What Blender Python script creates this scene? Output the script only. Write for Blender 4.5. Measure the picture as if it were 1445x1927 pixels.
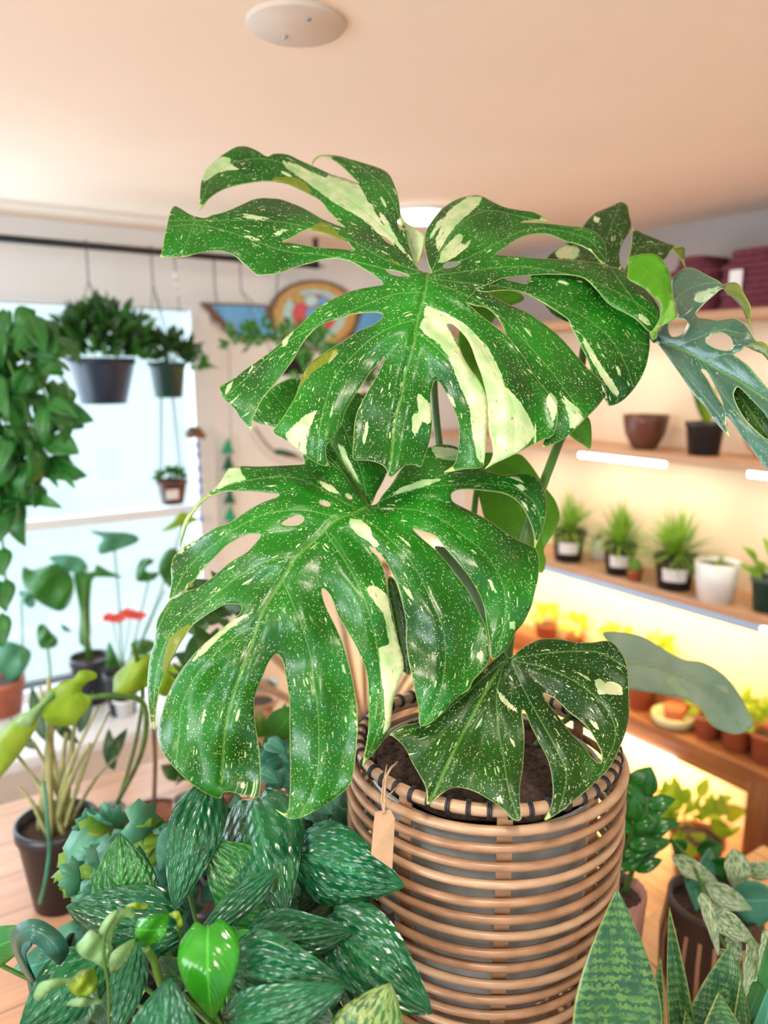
import bpy, bmesh, math, random
import numpy as np
from mathutils import Vector, Matrix
from mathutils.geometry import delaunay_2d_cdt
random.seed(7); np.random.seed(7)
S = bpy.context.scene
for o in list(bpy.data.objects): bpy.data.objects.remove(o)

# ------------------------------------------------------------------ camera
FPX, PW, PH = 1450.0, 1445.0, 1927.0
PITCH, YAW = math.radians(10.3), math.radians(34.3)
CAM = np.array([0.0, 0.0, 1.75])
cd = bpy.data.cameras.new('camera'); cam = bpy.data.objects.new('camera', cd); S.collection.objects.link(cam)
cam.location = CAM; cam.rotation_euler = (math.pi/2-PITCH, 0, -YAW)
cd.sensor_fit = 'VERTICAL'; cd.sensor_height = 36; cd.lens = 36*FPX/PH; cd.clip_start = .02
cd.dof.use_dof = True; cd.dof.focus_distance = .91; cd.dof.aperture_fstop = 2.7
S.camera = cam
# ------------------------------------------------------------------ light
W = bpy.data.worlds.new('world'); S.world = W; W.use_nodes = True
WN = W.node_tree.nodes['Background']; WN.inputs[0].default_value = (.80, .96, 1, 1); WN.inputs[1].default_value = 1.02
def area(name, loc, look, sx, sy, power, col):
    l = bpy.data.lights.new(name, 'AREA'); l.shape = 'RECTANGLE'; l.size = sx; l.size_y = sy; l.energy = power; l.color = col
    o = bpy.data.objects.new(name, l); S.collection.objects.link(o); o.location = loc
    o.rotation_euler = (Vector(look)-Vector(loc)).to_track_quat('-Z', 'Y').to_euler(); return o
area('shop_window_daylight', (-2.3, .1, 2.0), (.6, .8, 1.3), 1.8, 1.3, 72, (.90, .96, 1))
area('window_daylight', (0, 3.36, 1.15), (.2, 0, 2.1), 2.3, 1.4, 42, (.84, .93, 1))
vs = S.view_settings; vs.view_transform = 'Standard'; vs.look = 'None'; vs.gamma = 1; vs.use_curve_mapping = False; vs.exposure = .44

# ------------------------------------------------------------------ geometry helpers
_F = np.array([math.sin(YAW)*math.cos(PITCH), math.cos(YAW)*math.cos(PITCH), -math.sin(PITCH)])
_R = np.array([math.cos(YAW), -math.sin(YAW), 0.0]); _U = np.cross(_R, _F)
def ray(x, y): return _F+_R*((x-PW/2)/FPX)-_U*((y-PH/2)/FPX)
def up(x, y, d): return CAM+ray(x, y)*d
def onax(x, y, ax, v):
    r = ray(x, y); return CAM+r*((v-CAM[ax])/r[ax])
def onX(x, y, v): return onax(x, y, 0, v)
def onY(x, y, v): return onax(x, y, 1, v)
def onZ(x, y, v): return onax(x, y, 2, v)
def V(p): return Vector([float(a) for a in p])

class MB:
    def __init__(s): s.v = []; s.f = []; s.uv = []; s.mi = []
    def add(s, vs, fs, uvs=None, mi=0):
        b = len(s.v); s.v += [tuple(map(float, v)) for v in vs]
        for f in fs:
            s.f.append([b+i for i in f]); s.mi.append(mi)
            s.uv.append([uvs[i] for i in f] if uvs else [(0, 0)]*len(f))
        return s
    def box(s, lo, hi, mi=0):
        (a, b, c), (d, e, g) = lo, hi
        return s.add([(a,b,c),(d,b,c),(d,e,c),(a,e,c),(a,b,g),(d,b,g),(d,e,g),(a,e,g)],
              [(0,3,2,1),(4,5,6,7),(0,1,5,4),(1,2,6,5),(2,3,7,6),(3,0,4,7)], mi=mi)
    def lathe(s, prof, c=(0,0,0), n=32, ripple=None, mi=0):
        vs = []
        for (r, z) in prof:
            for k in range(n):
                a = 2*math.pi*k/n; rr = r*(1+(ripple(a, z) if ripple else 0))
                vs.append((c[0]+rr*math.cos(a), c[1]+rr*math.sin(a), c[2]+z))
        fs = [(i*n+k, i*n+(k+1)%n, (i+1)*n+(k+1)%n, (i+1)*n+k) for i in range(len(prof)-1) for k in range(n)]
        return s.add(vs, fs, mi=mi)
    def tube(s, pts, r, n=8, mi=0, closed=False):
        P = [V(p) for p in pts]; m = len(P); rs = r if isinstance(r, (list, tuple)) else [r]*m
        vs = []; uvs = []; prev = None
        for i in range(m):
            if closed: t = (P[(i+1) % m]-P[i-1]).normalized()
            else: t = (P[min(i+1, m-1)]-P[max(i-1, 0)]).normalized()
            if prev is None:
                a = Vector((0,0,1)) if abs(t.z) < .9 else Vector((1,0,0)); nn = (a-t*a.dot(t)).normalized()
            else: nn = (prev-t*prev.dot(t)).normalized()
            prev = nn; b = t.cross(nn)
            for k in range(n):
                a = 2*math.pi*k/n; vs.append(P[i]+(nn*math.cos(a)+b*math.sin(a))*rs[i]); uvs.append((i/m, k/n))
        fs = []
        for i in range(m if closed else m-1):
            for k in range(n):
                j = (i+1) % m; fs.append((i*n+k, i*n+(k+1) % n, j*n+(k+1) % n, j*n+k))
        if not closed: fs += [tuple(range(n-1, -1, -1)), tuple((m-1)*n+k for k in range(n))]
        return s.add(vs, fs, uvs, mi)
    def build(s, name, mat, parent=None, smooth=True, bevel=0, loc=None):
        me = bpy.data.meshes.new(name); me.from_pydata(s.v, [], s.f)
        uv = me.uv_layers.new(name='UVMap'); flat = [c for f in s.uv for p in f for c in p]; uv.data.foreach_set('uv', flat)
        for m in (mat if isinstance(mat, (list, tuple)) else [mat]): me.materials.append(m)
        me.polygons.foreach_set('material_index', s.mi)
        me.polygons.foreach_set('use_smooth', [smooth]*len(s.f)); me.update()
        o = bpy.data.objects.new(name, me); S.collection.objects.link(o)
        if bevel:
            b = o.modifiers.new('bevel', 'BEVEL'); b.width = bevel; b.segments = 2; b.limit_method = 'ANGLE'
        if parent: o.parent = parent
        if loc is not None: o.location = loc
        return o
def tag(o, label, cat, group=None):
    o['label'] = label; o['category'] = cat
    if group: o['group'] = group
    return o
def thing(name, label, cat, group=None, loc=(0,0,0)):
    o = bpy.data.objects.new(name, None); S.collection.objects.link(o); o.empty_display_size = .05; o.location = loc
    return tag(o, label, cat, group)
def struct(o): o['kind'] = 'structure'; return o
def smooth_line(pts, n=6, closed=False):
    P = np.array(pts, float); m = len(P); out = []
    rng = range(m if closed else m-1)
    for i in rng:
        if closed: p0, p1, p2, p3 = P[i-1], P[i], P[(i+1)%m], P[(i+2)%m]
        else: p0, p1, p2, p3 = P[max(i-1,0)], P[i], P[i+1], P[min(i+2,m-1)]
        for k in range(n):
            t = k/n
            out.append(.5*((2*p1)+(-p0+p2)*t+(2*p0-5*p1+4*p2-p3)*t*t+(-p0+3*p1-3*p2+p3)*t**3))
    if not closed: out.append(P[-1])
    return np.array(out)

# ------------------------------------------------------------------ materials
class NT:
    def __init__(s, name):
        s.m = bpy.data.materials.new(name); s.m.use_nodes = True; s.t = s.m.node_tree; s.n = s.t.nodes; s.l = s.t.links
        s.b = s.n['Principled BSDF']; s.out = s.n['Material Output']
    def _in(s, sock, v):
        if v is None: return
        if hasattr(v, 'is_linked') or hasattr(v, 'links'): s.l.new(v, sock)
        else:
            try: sock.default_value = v
            except Exception: sock.default_value = (*v, 1)
    def math(s, op, a, b=None, c=None, clamp=False):
        n = s.n.new('ShaderNodeMath'); n.operation = op; n.use_clamp = clamp
        s._in(n.inputs[0], a); s._in(n.inputs[1], b); s._in(n.inputs[2], c); return n.outputs[0]
    def mix(s, f, a, b):
        n = s.n.new('ShaderNodeMix'); n.data_type = 'RGBA'; s._in(n.inputs[0], f); s._in(n.inputs[6], a); s._in(n.inputs[7], b); return n.outputs[2]
    def step(s, x, lo, hi):
        n = s.n.new('ShaderNodeMapRange'); n.clamp = True; s._in(n.inputs[0], x); n.inputs[1].default_value = lo; n.inputs[2].default_value = hi; return n.outputs[0]
    def noise(s, vec, scale, detail=3, rough=.5):
        n = s.n.new('ShaderNodeTexNoise'); s._in(n.inputs['Vector'], vec); n.inputs['Scale'].default_value = scale
        n.inputs['Detail'].default_value = detail; n.inputs['Roughness'].default_value = rough; return n.outputs['Fac']
    def voro(s, vec, scale=1, feature='F1'):
        n = s.n.new('ShaderNodeTexVoronoi'); n.feature = feature; s._in(n.inputs['Vector'], vec); n.inputs['Scale'].default_value = scale; return n
    def obj(s): return s.n.new('ShaderNodeTexCoord').outputs['Object']
    def uv(s): return s.n.new('ShaderNodeTexCoord').outputs['UV']
    def mapv(s, vec, scale=(1,1,1), rot=(0,0,0), loc=(0,0,0)):
        n = s.n.new('ShaderNodeMapping'); s._in(n.inputs[0], vec); n.inputs['Scale'].default_value = scale
        n.inputs['Rotation'].default_value = rot; n.inputs['Location'].default_value = loc; return n.outputs[0]
    def sep(s, vec):
        n = s.n.new('ShaderNodeSeparateXYZ'); s.l.new(vec, n.inputs[0]); return n.outputs
    def comb(s, x, y, z=0):
        n = s.n.new('ShaderNodeCombineXYZ'); s._in(n.inputs[0], x); s._in(n.inputs[1], y); s._in(n.inputs[2], z); return n.outputs[0]
    def attr(s, name):
        n = s.n.new('ShaderNodeAttribute'); n.attribute_name = name; return n.outputs['Fac']
    def bump(s, h, strength=.3, dist=.01):
        n = s.n.new('ShaderNodeBump'); n.inputs['Strength'].default_value = strength; n.inputs['Distance'].default_value = dist
        s.l.new(h, n.inputs['Height']); s.l.new(n.outputs[0], s.b.inputs['Normal']); return n.outputs[0]
    def set(s, **k):
        for a, v in k.items(): s._in(s.b.inputs[a.replace('_', ' ')], v)
    def translucent(s, col, fac):
        t = s.n.new('ShaderNodeBsdfTranslucent'); s._in(t.inputs[0], col)
        m = s.n.new('ShaderNodeMixShader'); m.inputs[0].default_value = fac
        s.l.new(s.b.outputs[0], m.inputs[1]); s.l.new(t.outputs[0], m.inputs[2]); s.l.new(m.outputs[0], s.out.inputs[0])
def C3(c): return (c[0], c[1], c[2], 1)
def plain(name, c, rough=.5, var=.12, scale=20, metal=0, bump=0, stretch=(1,1,1), c2=None):
    t = NT(name); v = t.mapv(t.obj(), stretch); n = t.noise(v, scale, 4)
    d = c2 or tuple(x*(1-var*2) for x in c)
    t.set(Base_Color=t.mix(t.step(n, .3, .7), C3(c), C3(d)), Roughness=rough, Metallic=metal)
    if bump: t.bump(n, bump, .004)
    return t.m
def wood(name, a, b, axis=0, rough=.45, plank=0):
    t = NT(name); sc = [9, 9, 9]; sc[axis] = .8
    v = t.mapv(t.obj(), tuple(sc)); n = t.noise(v, 4, 6, .6)
    col = t.mix(t.step(n, .32, .68), C3(a), C3(b))
    if plank:
        x = t.sep(t.obj())[1 if axis == 0 else 0]; w = t.math('FRACT', t.math('DIVIDE', x, plank))
        edge = t.math('ABSOLUTE', t.math('SUBTRACT', w, .5)); col = t.mix(t.step(edge, .48, .495), col, C3(tuple(q*.35 for q in b)))
    t.set(Base_Color=col, Roughness=rough); t.bump(n, .15, .003); return t.m
def emit(name, c, s):
    t = NT(name); n = t.noise(t.obj(), 5)
    t.set(Base_Color=C3(c), Emission_Color=t.mix(t.math('MULTIPLY', n, .1), C3(c), (1,1,1,1)), Emission_Strength=s); return t.m

def monstera_mat(name, g1, g2, cream=(.62,.72,.36), rough=.3, trans=.25, dots=1.0, spec=.5):
    t = NT(name); uv = t.uv(); x, y, _ = t.sep(uv)
    big = t.noise(t.obj(), 9, 3)
    base = t.mix(t.step(big, .35, .68), C3(g1), C3(g2))
    # fine flecks stretched along the veins, only some cells carry one
    def flecks(su, sv, r0, r1, keep):
        v = t.comb(t.math('MULTIPLY', x, su), t.math('MULTIPLY', y, sv), 0)
        v2 = t.n.new('ShaderNodeVectorMath'); v2.operation = 'ADD'; t.l.new(v, v2.inputs[0])
        nn = t.n.new('ShaderNodeTexNoise'); nn.inputs['Scale'].default_value = 1.3; t.l.new(v, nn.inputs['Vector']); t.l.new(nn.outputs['Color'], v2.inputs[1])
        w = t.voro(v2.outputs[0]); rnd = t.sep(w.outputs['Color'])
        rad = t.math('MULTIPLY_ADD', rnd[0], r1-r0, r0)
        d = t.math('ADD', w.outputs['Distance'], t.math('MULTIPLY', t.math('SUBTRACT', t.noise(uv, 900, 2), .5), .16))
        on = t.math('LESS_THAN', rnd[1], keep)
        return t.math('MULTIPLY', t.step(t.math('SUBTRACT', rad, d), 0, .05), on)
    dens = t.noise(t.obj(), 22, 2)
    f1 = t.math('MULTIPLY', flecks(340, 760, .08, .37, .75*dots), t.step(dens, .22, .42))
    f2 = flecks(62, 330, .06, .36, .26*dots)
    f3 = flecks(22, 125, .06, .34, .12*dots)
    jag = t.math('SUBTRACT', t.noise(t.mapv(uv, (110, 420, 1)), 1.0, 5, .65), .5)
    cr = t.math('ADD', t.attr('cream'), t.math('MULTIPLY', jag, 9))
    f4 = t.step(cr, 0, .6)
    fl = t.math('MAXIMUM', t.math('MAXIMUM', f1, f2), t.math('MAXIMUM', f3, f4))
    # green ghosts inside cream
    gh = t.step(t.noise(t.mapv(uv, (50, 260, 1)), 1.0, 6, .7), .60, .66)
    ghost = t.math('MULTIPLY', f4, t.math('MULTIPLY', gh, .8))
    crm = t.mix(t.step(t.noise(t.obj(), 40, 3), .4, .62), C3(cream), C3((cream[0]*.62, cream[1]*.86, cream[2]*.66)))
    col = t.mix(fl, base, crm); col = t.mix(ghost, col, C3(g1))
    vein = t.math('SUBTRACT', 1, t.step(t.math('ABSOLUTE', y), .0003, .0011))
    col = t.mix(t.math('MULTIPLY', vein, .33), col, (.22, .45, .12, 1))
    md = t.attr('mid'); mr = t.math('SUBTRACT', 1, t.step(md, .0006, .0028))
    col = t.mix(t.math('MULTIPLY', mr, .7), col, (.11, .30, .03, 1))
    eg = t.math('SUBTRACT', 1, t.step(t.attr('edge'), .0, .0012))
    col = t.mix(t.math('MULTIPLY', eg, .75), col, (.50, .62, .20, 1))
    ol = t.step(t.attr('olive'), -.5, .8)
    col = t.mix(ol, col, t.mix(t.math('MULTIPLY', fl, .5), (.15, .20, .012, 1), (.45, .48, .15, 1)))
    t.set(Base_Color=col, Roughness=t.math('MULTIPLY_ADD', big, .22, rough-.1), Specular_IOR_Level=spec)
    side = t.math('MULTIPLY', t.noise(t.mapv(uv, (25, 300, 1)), 1, 2), 1)
    h = t.math('ADD', side, t.math('MULTIPLY', vein, -.6)); t.bump(t.math('ADD', h, t.math('MULTIPLY', mr, 1.2)), .22, .0012)
    if spec > .9: t.set(Coat_Weight=.7, Coat_Roughness=.3)
    t.translucent(t.mix(.5, col, (.25, .55, .05, 1)), trans); return t.m
def under_mat():
    t = NT('leaf_underside'); n = t.noise(t.obj(), 30, 3)
    col = t.mix(n, (.16, .27, .06, 1), (.22, .34, .10, 1)); t.set(Base_Color=col, Roughness=.5); t.translucent(col, .25); return t.m

def leaf_mat(name, a, b, mode='plain', rough=.35, trans=.2, vein=.25, mark=(.5,.62,.42)):
    t = NT(name); u, v, _ = t.sep(t.uv()); n = t.noise(t.obj(), 25, 3)
    col = t.mix(t.step(n, .3, .7), C3(a), C3(b)); av = t.math('ABSOLUTE', t.math('SUBTRACT', v, .5))
    q = t.math('SUBTRACT', t.math('MULTIPLY', u, 9), t.math('MULTIPLY', av, 9))     # herringbone phase
    ribs = t.math('ABSOLUTE', t.math('SUBTRACT', t.math('FRACT', q), .5))
    h = ribs
    if mode == 'silver':
        p = t.comb(t.math('MULTIPLY', q, .7), t.math('MULTIPLY', v, 9), 0)
        w = t.noise(p, 1.15, 3, .6); w2 = t.noise(t.obj(), 80, 2, .5)
        s = t.math('ADD', t.math('ADD', t.math('MULTIPLY', w, .8), t.math('MULTIPLY', w2, .32)), t.math('MULTIPLY', t.math('SUBTRACT', t.math('FRACT', q), .5), .07))
        m = t.step(s, .60, .67); col = t.mix(t.math('MULTIPLY', m, .75), col, C3(mark)); h = t.math('ADD', ribs, t.math('MULTIPLY', m, .7))
        h = t.math('ADD', t.math('MULTIPLY', t.math('SINE', t.math('MULTIPLY', av, 38)), .5), h)
    if mode == 'snake':
        p = t.comb(t.math('MULTIPLY', u, 30), t.math('MULTIPLY', v, 3), 0)
        dn = t.n.new('ShaderNodeTexNoise'); dn.inputs['Scale'].default_value = 3.4; dn.inputs['Detail'].default_value = 5; t.l.new(t.comb(t.math('MULTIPLY', u, 11), t.math('MULTIPLY', v, 5), 0), dn.inputs['Vector'])
        ph = t.math('ADD', t.math('MULTIPLY', u, 24), t.math('MULTIPLY', dn.outputs['Fac'], 2.0))
        sn = t.math('SINE', t.math('MULTIPLY', ph, 6.283)); m = t.step(sn, -.25, .1)
        m = t.math('MULTIPLY', m, t.step(t.noise(t.comb(t.math('MULTIPLY', u, 6), t.math('MULTIPLY', v, 3), 0), 1.6, 4), .34, .56))
        col = t.mix(m, col, C3(mark)); eg = t.step(av, .478, .488); col = t.mix(t.math('MULTIPLY', eg, .35), col, (.45, .45, .12, 1))
    if mode == 'splash':
        w = t.noise(t.mapv(t.uv(), (4, 9, 1)), 1.6, 4, .6); col = t.mix(t.step(w, .47, .52), col, C3(mark))
    if mode == 'margin':
        w = t.noise(t.mapv(t.uv(), (5, 3, 1)), 2, 4, .6); e = t.math('ADD', av, t.math('MULTIPLY', w, .35)); col = t.mix(t.step(e, .50, .54), col, C3(mark))
    mr = t.math('SUBTRACT', 1, t.step(av, .008, .035)); col = t.mix(t.math('MULTIPLY', mr, vein), col, C3(tuple(min(1, x*3+.06) for x in b)))
    t.set(Base_Color=col, Roughness=rough); t.bump(h, .6 if mode == 'silver' else .2, .003 if mode == 'silver' else .002); t.translucent(t.mix(.5, col, (.35, .6, .08, 1)), trans); return t.m

M = {}
M['mon'] = monstera_mat('monstera_blade', (.002, .065, .002), (.010, .19, .006), cream=(.58,.66,.38), rough=.32, trans=.14, spec=.45)
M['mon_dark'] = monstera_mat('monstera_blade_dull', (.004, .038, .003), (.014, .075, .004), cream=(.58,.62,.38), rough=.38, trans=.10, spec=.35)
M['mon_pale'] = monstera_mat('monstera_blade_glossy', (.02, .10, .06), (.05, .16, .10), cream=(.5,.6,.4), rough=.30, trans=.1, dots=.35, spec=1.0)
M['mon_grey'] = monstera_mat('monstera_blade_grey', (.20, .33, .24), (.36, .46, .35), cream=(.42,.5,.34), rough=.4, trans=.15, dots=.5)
M['mon_lit'] = monstera_mat('monstera_blade_young_backlit', (.10, .38, .01), (.16, .50, .03), cream=(.35,.65,.12), rough=.4, trans=.45, dots=.5)  # young leaf green; the bright base also paints backlight into leaves behind
M['under'] = under_mat()
M['petiole'] = plain('petiole_green', (.10, .25, .04), .4, .3, 30, stretch=(1,1,.2))
M['soil'] = plain('potting_soil', (.030, .016, .012), .95, .35, 120, bump=1, c2=(.09, .055, .045))
M['rattan'] = plain('rattan_cane', (.40, .225, .125), .33, .3, 30, bump=.2, stretch=(1,1,4), c2=(.24, .125, .065))
M['rattan_light'] = plain('rattan_peeled', (.50, .325, .20), .35, .2, 30, stretch=(1,1,4), c2=(.36, .21, .12))
M['binding'] = plain('black_cord', (.012, .014, .02), .5)
M['zinc'] = plain('galvanised_steel', (.48, .50, .48), .4, .3, 14, metal=.1, stretch=(1,1,.3))
M['zincrim'] = plain('rolled_steel_rim', (.55,.60,.62), .35, .1, 8)
M['black'] = plain('black_plastic', (.018, .018, .024), .35)
M['navy'] = plain('dark_blue_plastic', (.020, .034, .075), .3)
M['gpot'] = plain('green_plastic', (.01, .065, .055), .35)
M['terra'] = plain('terracotta', (.50, .13, .06), .7)
M['white'] = plain('white_ceramic', (.78, .78, .80), .3, .04)
M['label'] = plain('white_label', (.85, .82, .84), .6, .03)
M['kraft'] = plain('kraft_card', (.42, .26, .15), .8, .1, 60)
M['pink'] = plain('pink_ribbed_clay', (.50, .24, .20), .6)
M['wood'] = wood('pine_table', (.66, .38, .24), (.52, .27, .16), 0, plank=.14)
M['cedar'] = wood('stained_cedar', (.42, .16, .055), (.25, .08, .03), 1)
M['cedarv'] = wood('stained_cedar_upright', (.36, .13, .045), (.16, .05, .02), 2)
M['shelf'] = wood('pale_shelf_wood', (.62, .36, .21), (.47, .25, .13), 1)
M['metal'] = plain('black_iron', (.012, .013, .017), .4)
M['wire'] = plain('grey_cord', (.10, .12, .13), .6)
M['plum'] = plain('plum_textile', (.20, .040, .065), .95, .2, 60, bump=.5)
M['bowl'] = plain('bronze_glaze', (.075, .030, .020), .3, .4, 12, c2=(.15, .05, .03))
# ------------------------------------------------------------------ traced leaves
CR = dict(A=(280,250,2.4914), B=(700,330,2.4083), C=(260,820,2.604), D=(640,820,3.1413), E=(700,1160,1.9396), G1=(360,260,4.8167),
          G2=(560,260,4.8167), G3=(400,480,4.8167), G4=(640,500,4.5156), G5=(960,360,4.5156), G6=(1160,440,4.1895), P=(0,0,1))
def q(key, *pts):
    x0, y0, s = CR[key]; return [(x0+x/s, y0+y/s) for x, y in pts]
def inside(P, poly):
    x, y = P[:,0], P[:,1]; c = np.zeros(len(P), bool); n = len(poly)
    for i in range(n):
        x1, y1 = poly[i]; x2, y2 = poly[(i+1) % n]
        if y1 == y2: continue
        c ^= ((y1 > y) != (y2 > y)) & (x < (x2-x1)*(y-y1)/(y2-y1)+x1)
    return c
def segd(P, line):
    """distance, arc length and signed offset of points to a polyline"""
    L = np.array(line, float); best = np.full(len(P), 1e9); u = np.zeros(len(P)); s = np.zeros(len(P)); acc = 0
    for i in range(len(L)-1):
        a, b = L[i], L[i+1]; d = b-a; l = np.hypot(*d)
        if l < 1e-6: continue
        d = d/l; w = P-a; t = np.clip(w@d, 0, l); pr = a+t[:,None]*d; r = P-pr; ds = np.hypot(r[:,0], r[:,1])
        cr = d[0]*w[:,1]-d[1]*w[:,0]; m = ds < best
        best[m] = ds[m]; u[m] = acc+t[m]; s[m] = (np.sign(cr)*ds)[m]; acc += l
    return best, u, s
def tps(ctrl):
    K = np.array(ctrl, float); X = K[:,:2]/500; n = len(K)
    def U(r2): return np.where(r2 > 1e-12, r2*np.log(r2+1e-12), 0)
    A = np.zeros((n+3, n+3)); A[:n,:n] = U(((X[:,None]-X[None])**2).sum(2))+np.eye(n)*.004
    A[:n,n] = 1; A[:n,n+1:] = X; A[n,:n] = 1; A[n+1:,:n] = X.T
    c = np.linalg.solve(A, np.concatenate([K[:,2], [0,0,0]]))
    def f(P):
        Q = P/500; return U(((Q[:,None]-X[None])**2).sum(2))@c[:n]+c[n]+Q@c[n+1:]
    return f
def traced_leaf(name, parent, mat, pieces, veins, mid, ctrl, cream=(), olive=(), step=7, arch=.014, groove=.003, ripple=.003, thick=.0007, label=None):
    """pieces: (outline, holes, extra depth) in photograph pixels; every vertex is set at its own depth on a curved blade"""
    f = tps(ctrl); veins = [smooth_line(v, 5) for v in veins]; mid = smooth_line(mid, 5); ext = lambda v: np.vstack([v, v[-1]+(v[-1]-v[-2])/max(1e-6, np.hypot(*(v[-1]-v[-2])))*160]); allv = [ext(v) for v in veins]+[mid]
    Vs, Fs, UVs, at = [], [], [], dict(cream=[], mid=[], edge=[], olive=[])
    dmean = np.mean([c[2] for c in ctrl]); m_per_px = dmean/FPX
    for (out, holes, dz) in pieces:
        loops = [smooth_line(out, 4, True)]+[smooth_line(h, 3, True) for h in holes]
        L0 = loops[0]
        # resample loops finely enough
        pts = []; edges = []
        for lp in loops:
            rs = []
            for i in range(len(lp)):
                a, b = lp[i], lp[(i+1) % len(lp)]; k = max(1, int(np.hypot(*(b-a))/step))
                for j in range(k): rs.append(a+(b-a)*j/k)
            keep = [rs[0]]
            for r_ in rs[1:]:
                if np.hypot(*(r_-keep[-1])) > .6: keep.append(r_)
            b0 = len(pts); pts += keep; n = len(keep); edges += [(b0+i, b0+(i+1) % n) for i in range(n)]
        bound = np.array(pts)
        x0, y0 = bound.min(0); x1, y1 = bound.max(0); g = []
        for j, yy in enumerate(np.arange(y0, y1, step*.87)):
            for xx in np.arange(x0+(j % 2)*step/2, x1, step): g.append((xx, yy))
        g = np.array(g)
        ok = inside(g, loops[0])
        for h in loops[1:]: ok &= ~inside(g, h)
        g = g[ok]
        if len(g):
            dd = np.full(len(g), 1e9)
            for lp in loops: dd = np.minimum(dd, segd(g, list(lp)+[lp[0]])[0])
            g = g[dd > step*.45]
            pts = pts+list(g)
        vv, _, ff, _, _, _ = delaunay_2d_cdt([Vector((float(p[0]), float(p[1]))) for p in pts], edges, [], 0, 1e-4)
        P = np.array([(v.x, v.y) for v in vv]); T = np.array([list(t) for t in ff if len(t) == 3]); cen = P[T].mean(1)
        ok = inside(cen, loops[0])
        for h in loops[1:]: ok &= ~inside(cen, h)
        T = T[ok]
        # orient triangles so that the blade's upper side faces the photograph's side
        a, b, c = P[T[:,0]], P[T[:,1]], P[T[:,2]]; cr = (b[:,0]-a[:,0])*(c[:,1]-a[:,1])-(b[:,1]-a[:,1])*(c[:,0]-a[:,0])
        T[cr > 0] = T[cr > 0][:, ::-1]; cen = P[T].mean(1)
        dv = np.array([segd(P, v)[0] for v in allv]); near = dv.min(0)
        uu = [segd(P, v)[1] for v in allv]; ss = [segd(P, v)[2] for v in allv]
        fi = np.array([segd(cen, v)[0] for v in allv]); fi[-1] += 4; fi = fi.argmin(0)
        ed = np.full(len(P), 1e9)
        for lp in loops: ed = np.minimum(ed, segd(P, list(lp)+[lp[0]])[0])
        depth = f(P)
        depth += arch*(1-np.exp(-(near/38)**2)) + groove*(np.exp(-(near/7)**2)) + groove*1.5*np.exp(-(dv[-1]/9)**2)
        depth += ripple*(np.sin(P[:,0]*.043+P[:,1]*.027)+np.sin(P[:,1]*.05-P[:,0]*.021+1.3))
        if callable(dz): depth += dz(P)
        else: depth += dz
        W3 = np.array([up(x, y, d) for (x, y), d in zip(P, depth)])
        b0 = len(Vs); Vs += [tuple(w) for w in W3]
        for t, k in zip(T, fi):
            Fs.append([b0+int(i) for i in t]); UVs += [((uu[k][i]+k*171.3)*m_per_px, ss[k][i]*m_per_px) for i in t]
        at['mid'] += list(dv[-1]*m_per_px); at['edge'] += list(ed*m_per_px)
        for nm, polys in (('cream', cream), ('olive', olive)):
            sd = np.full(len(P), -40.0)
            for po in polys:
                d0 = segd(P, list(po)+[po[0]])[0]; sd = np.maximum(sd, np.where(inside(P, po), d0, -d0))
            at[nm] += list(sd)
    me = bpy.data.meshes.new(name); me.from_pydata(Vs, [], Fs)
    uv = me.uv_layers.new(name='UVMap'); uv.data.foreach_set('uv', [c for p in UVs for c in p])
    for k, vals in at.items():
        a = me.attributes.new(k, 'FLOAT', 'POINT'); a.data.foreach_set('value', [float(x) for x in vals])
    me.polygons.foreach_set('use_smooth', [True]*len(Fs)); me.materials.append(mat); me.materials.append(M['under'])
    me.update(); o = bpy.data.objects.new(name, me); S.collection.objects.link(o)
    so = o.modifiers.new('thickness', 'SOLIDIFY'); so.thickness = thick; so.offset = -1; so.material_offset = 1; so.material_offset_rim = 0
    o.parent = parent
    if label: o['label'] = label
    return o

monstera = thing('potted_monstera', 'tall variegated monstera with cream-splashed split leaves growing out of the cane basket', 'plant')

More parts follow.
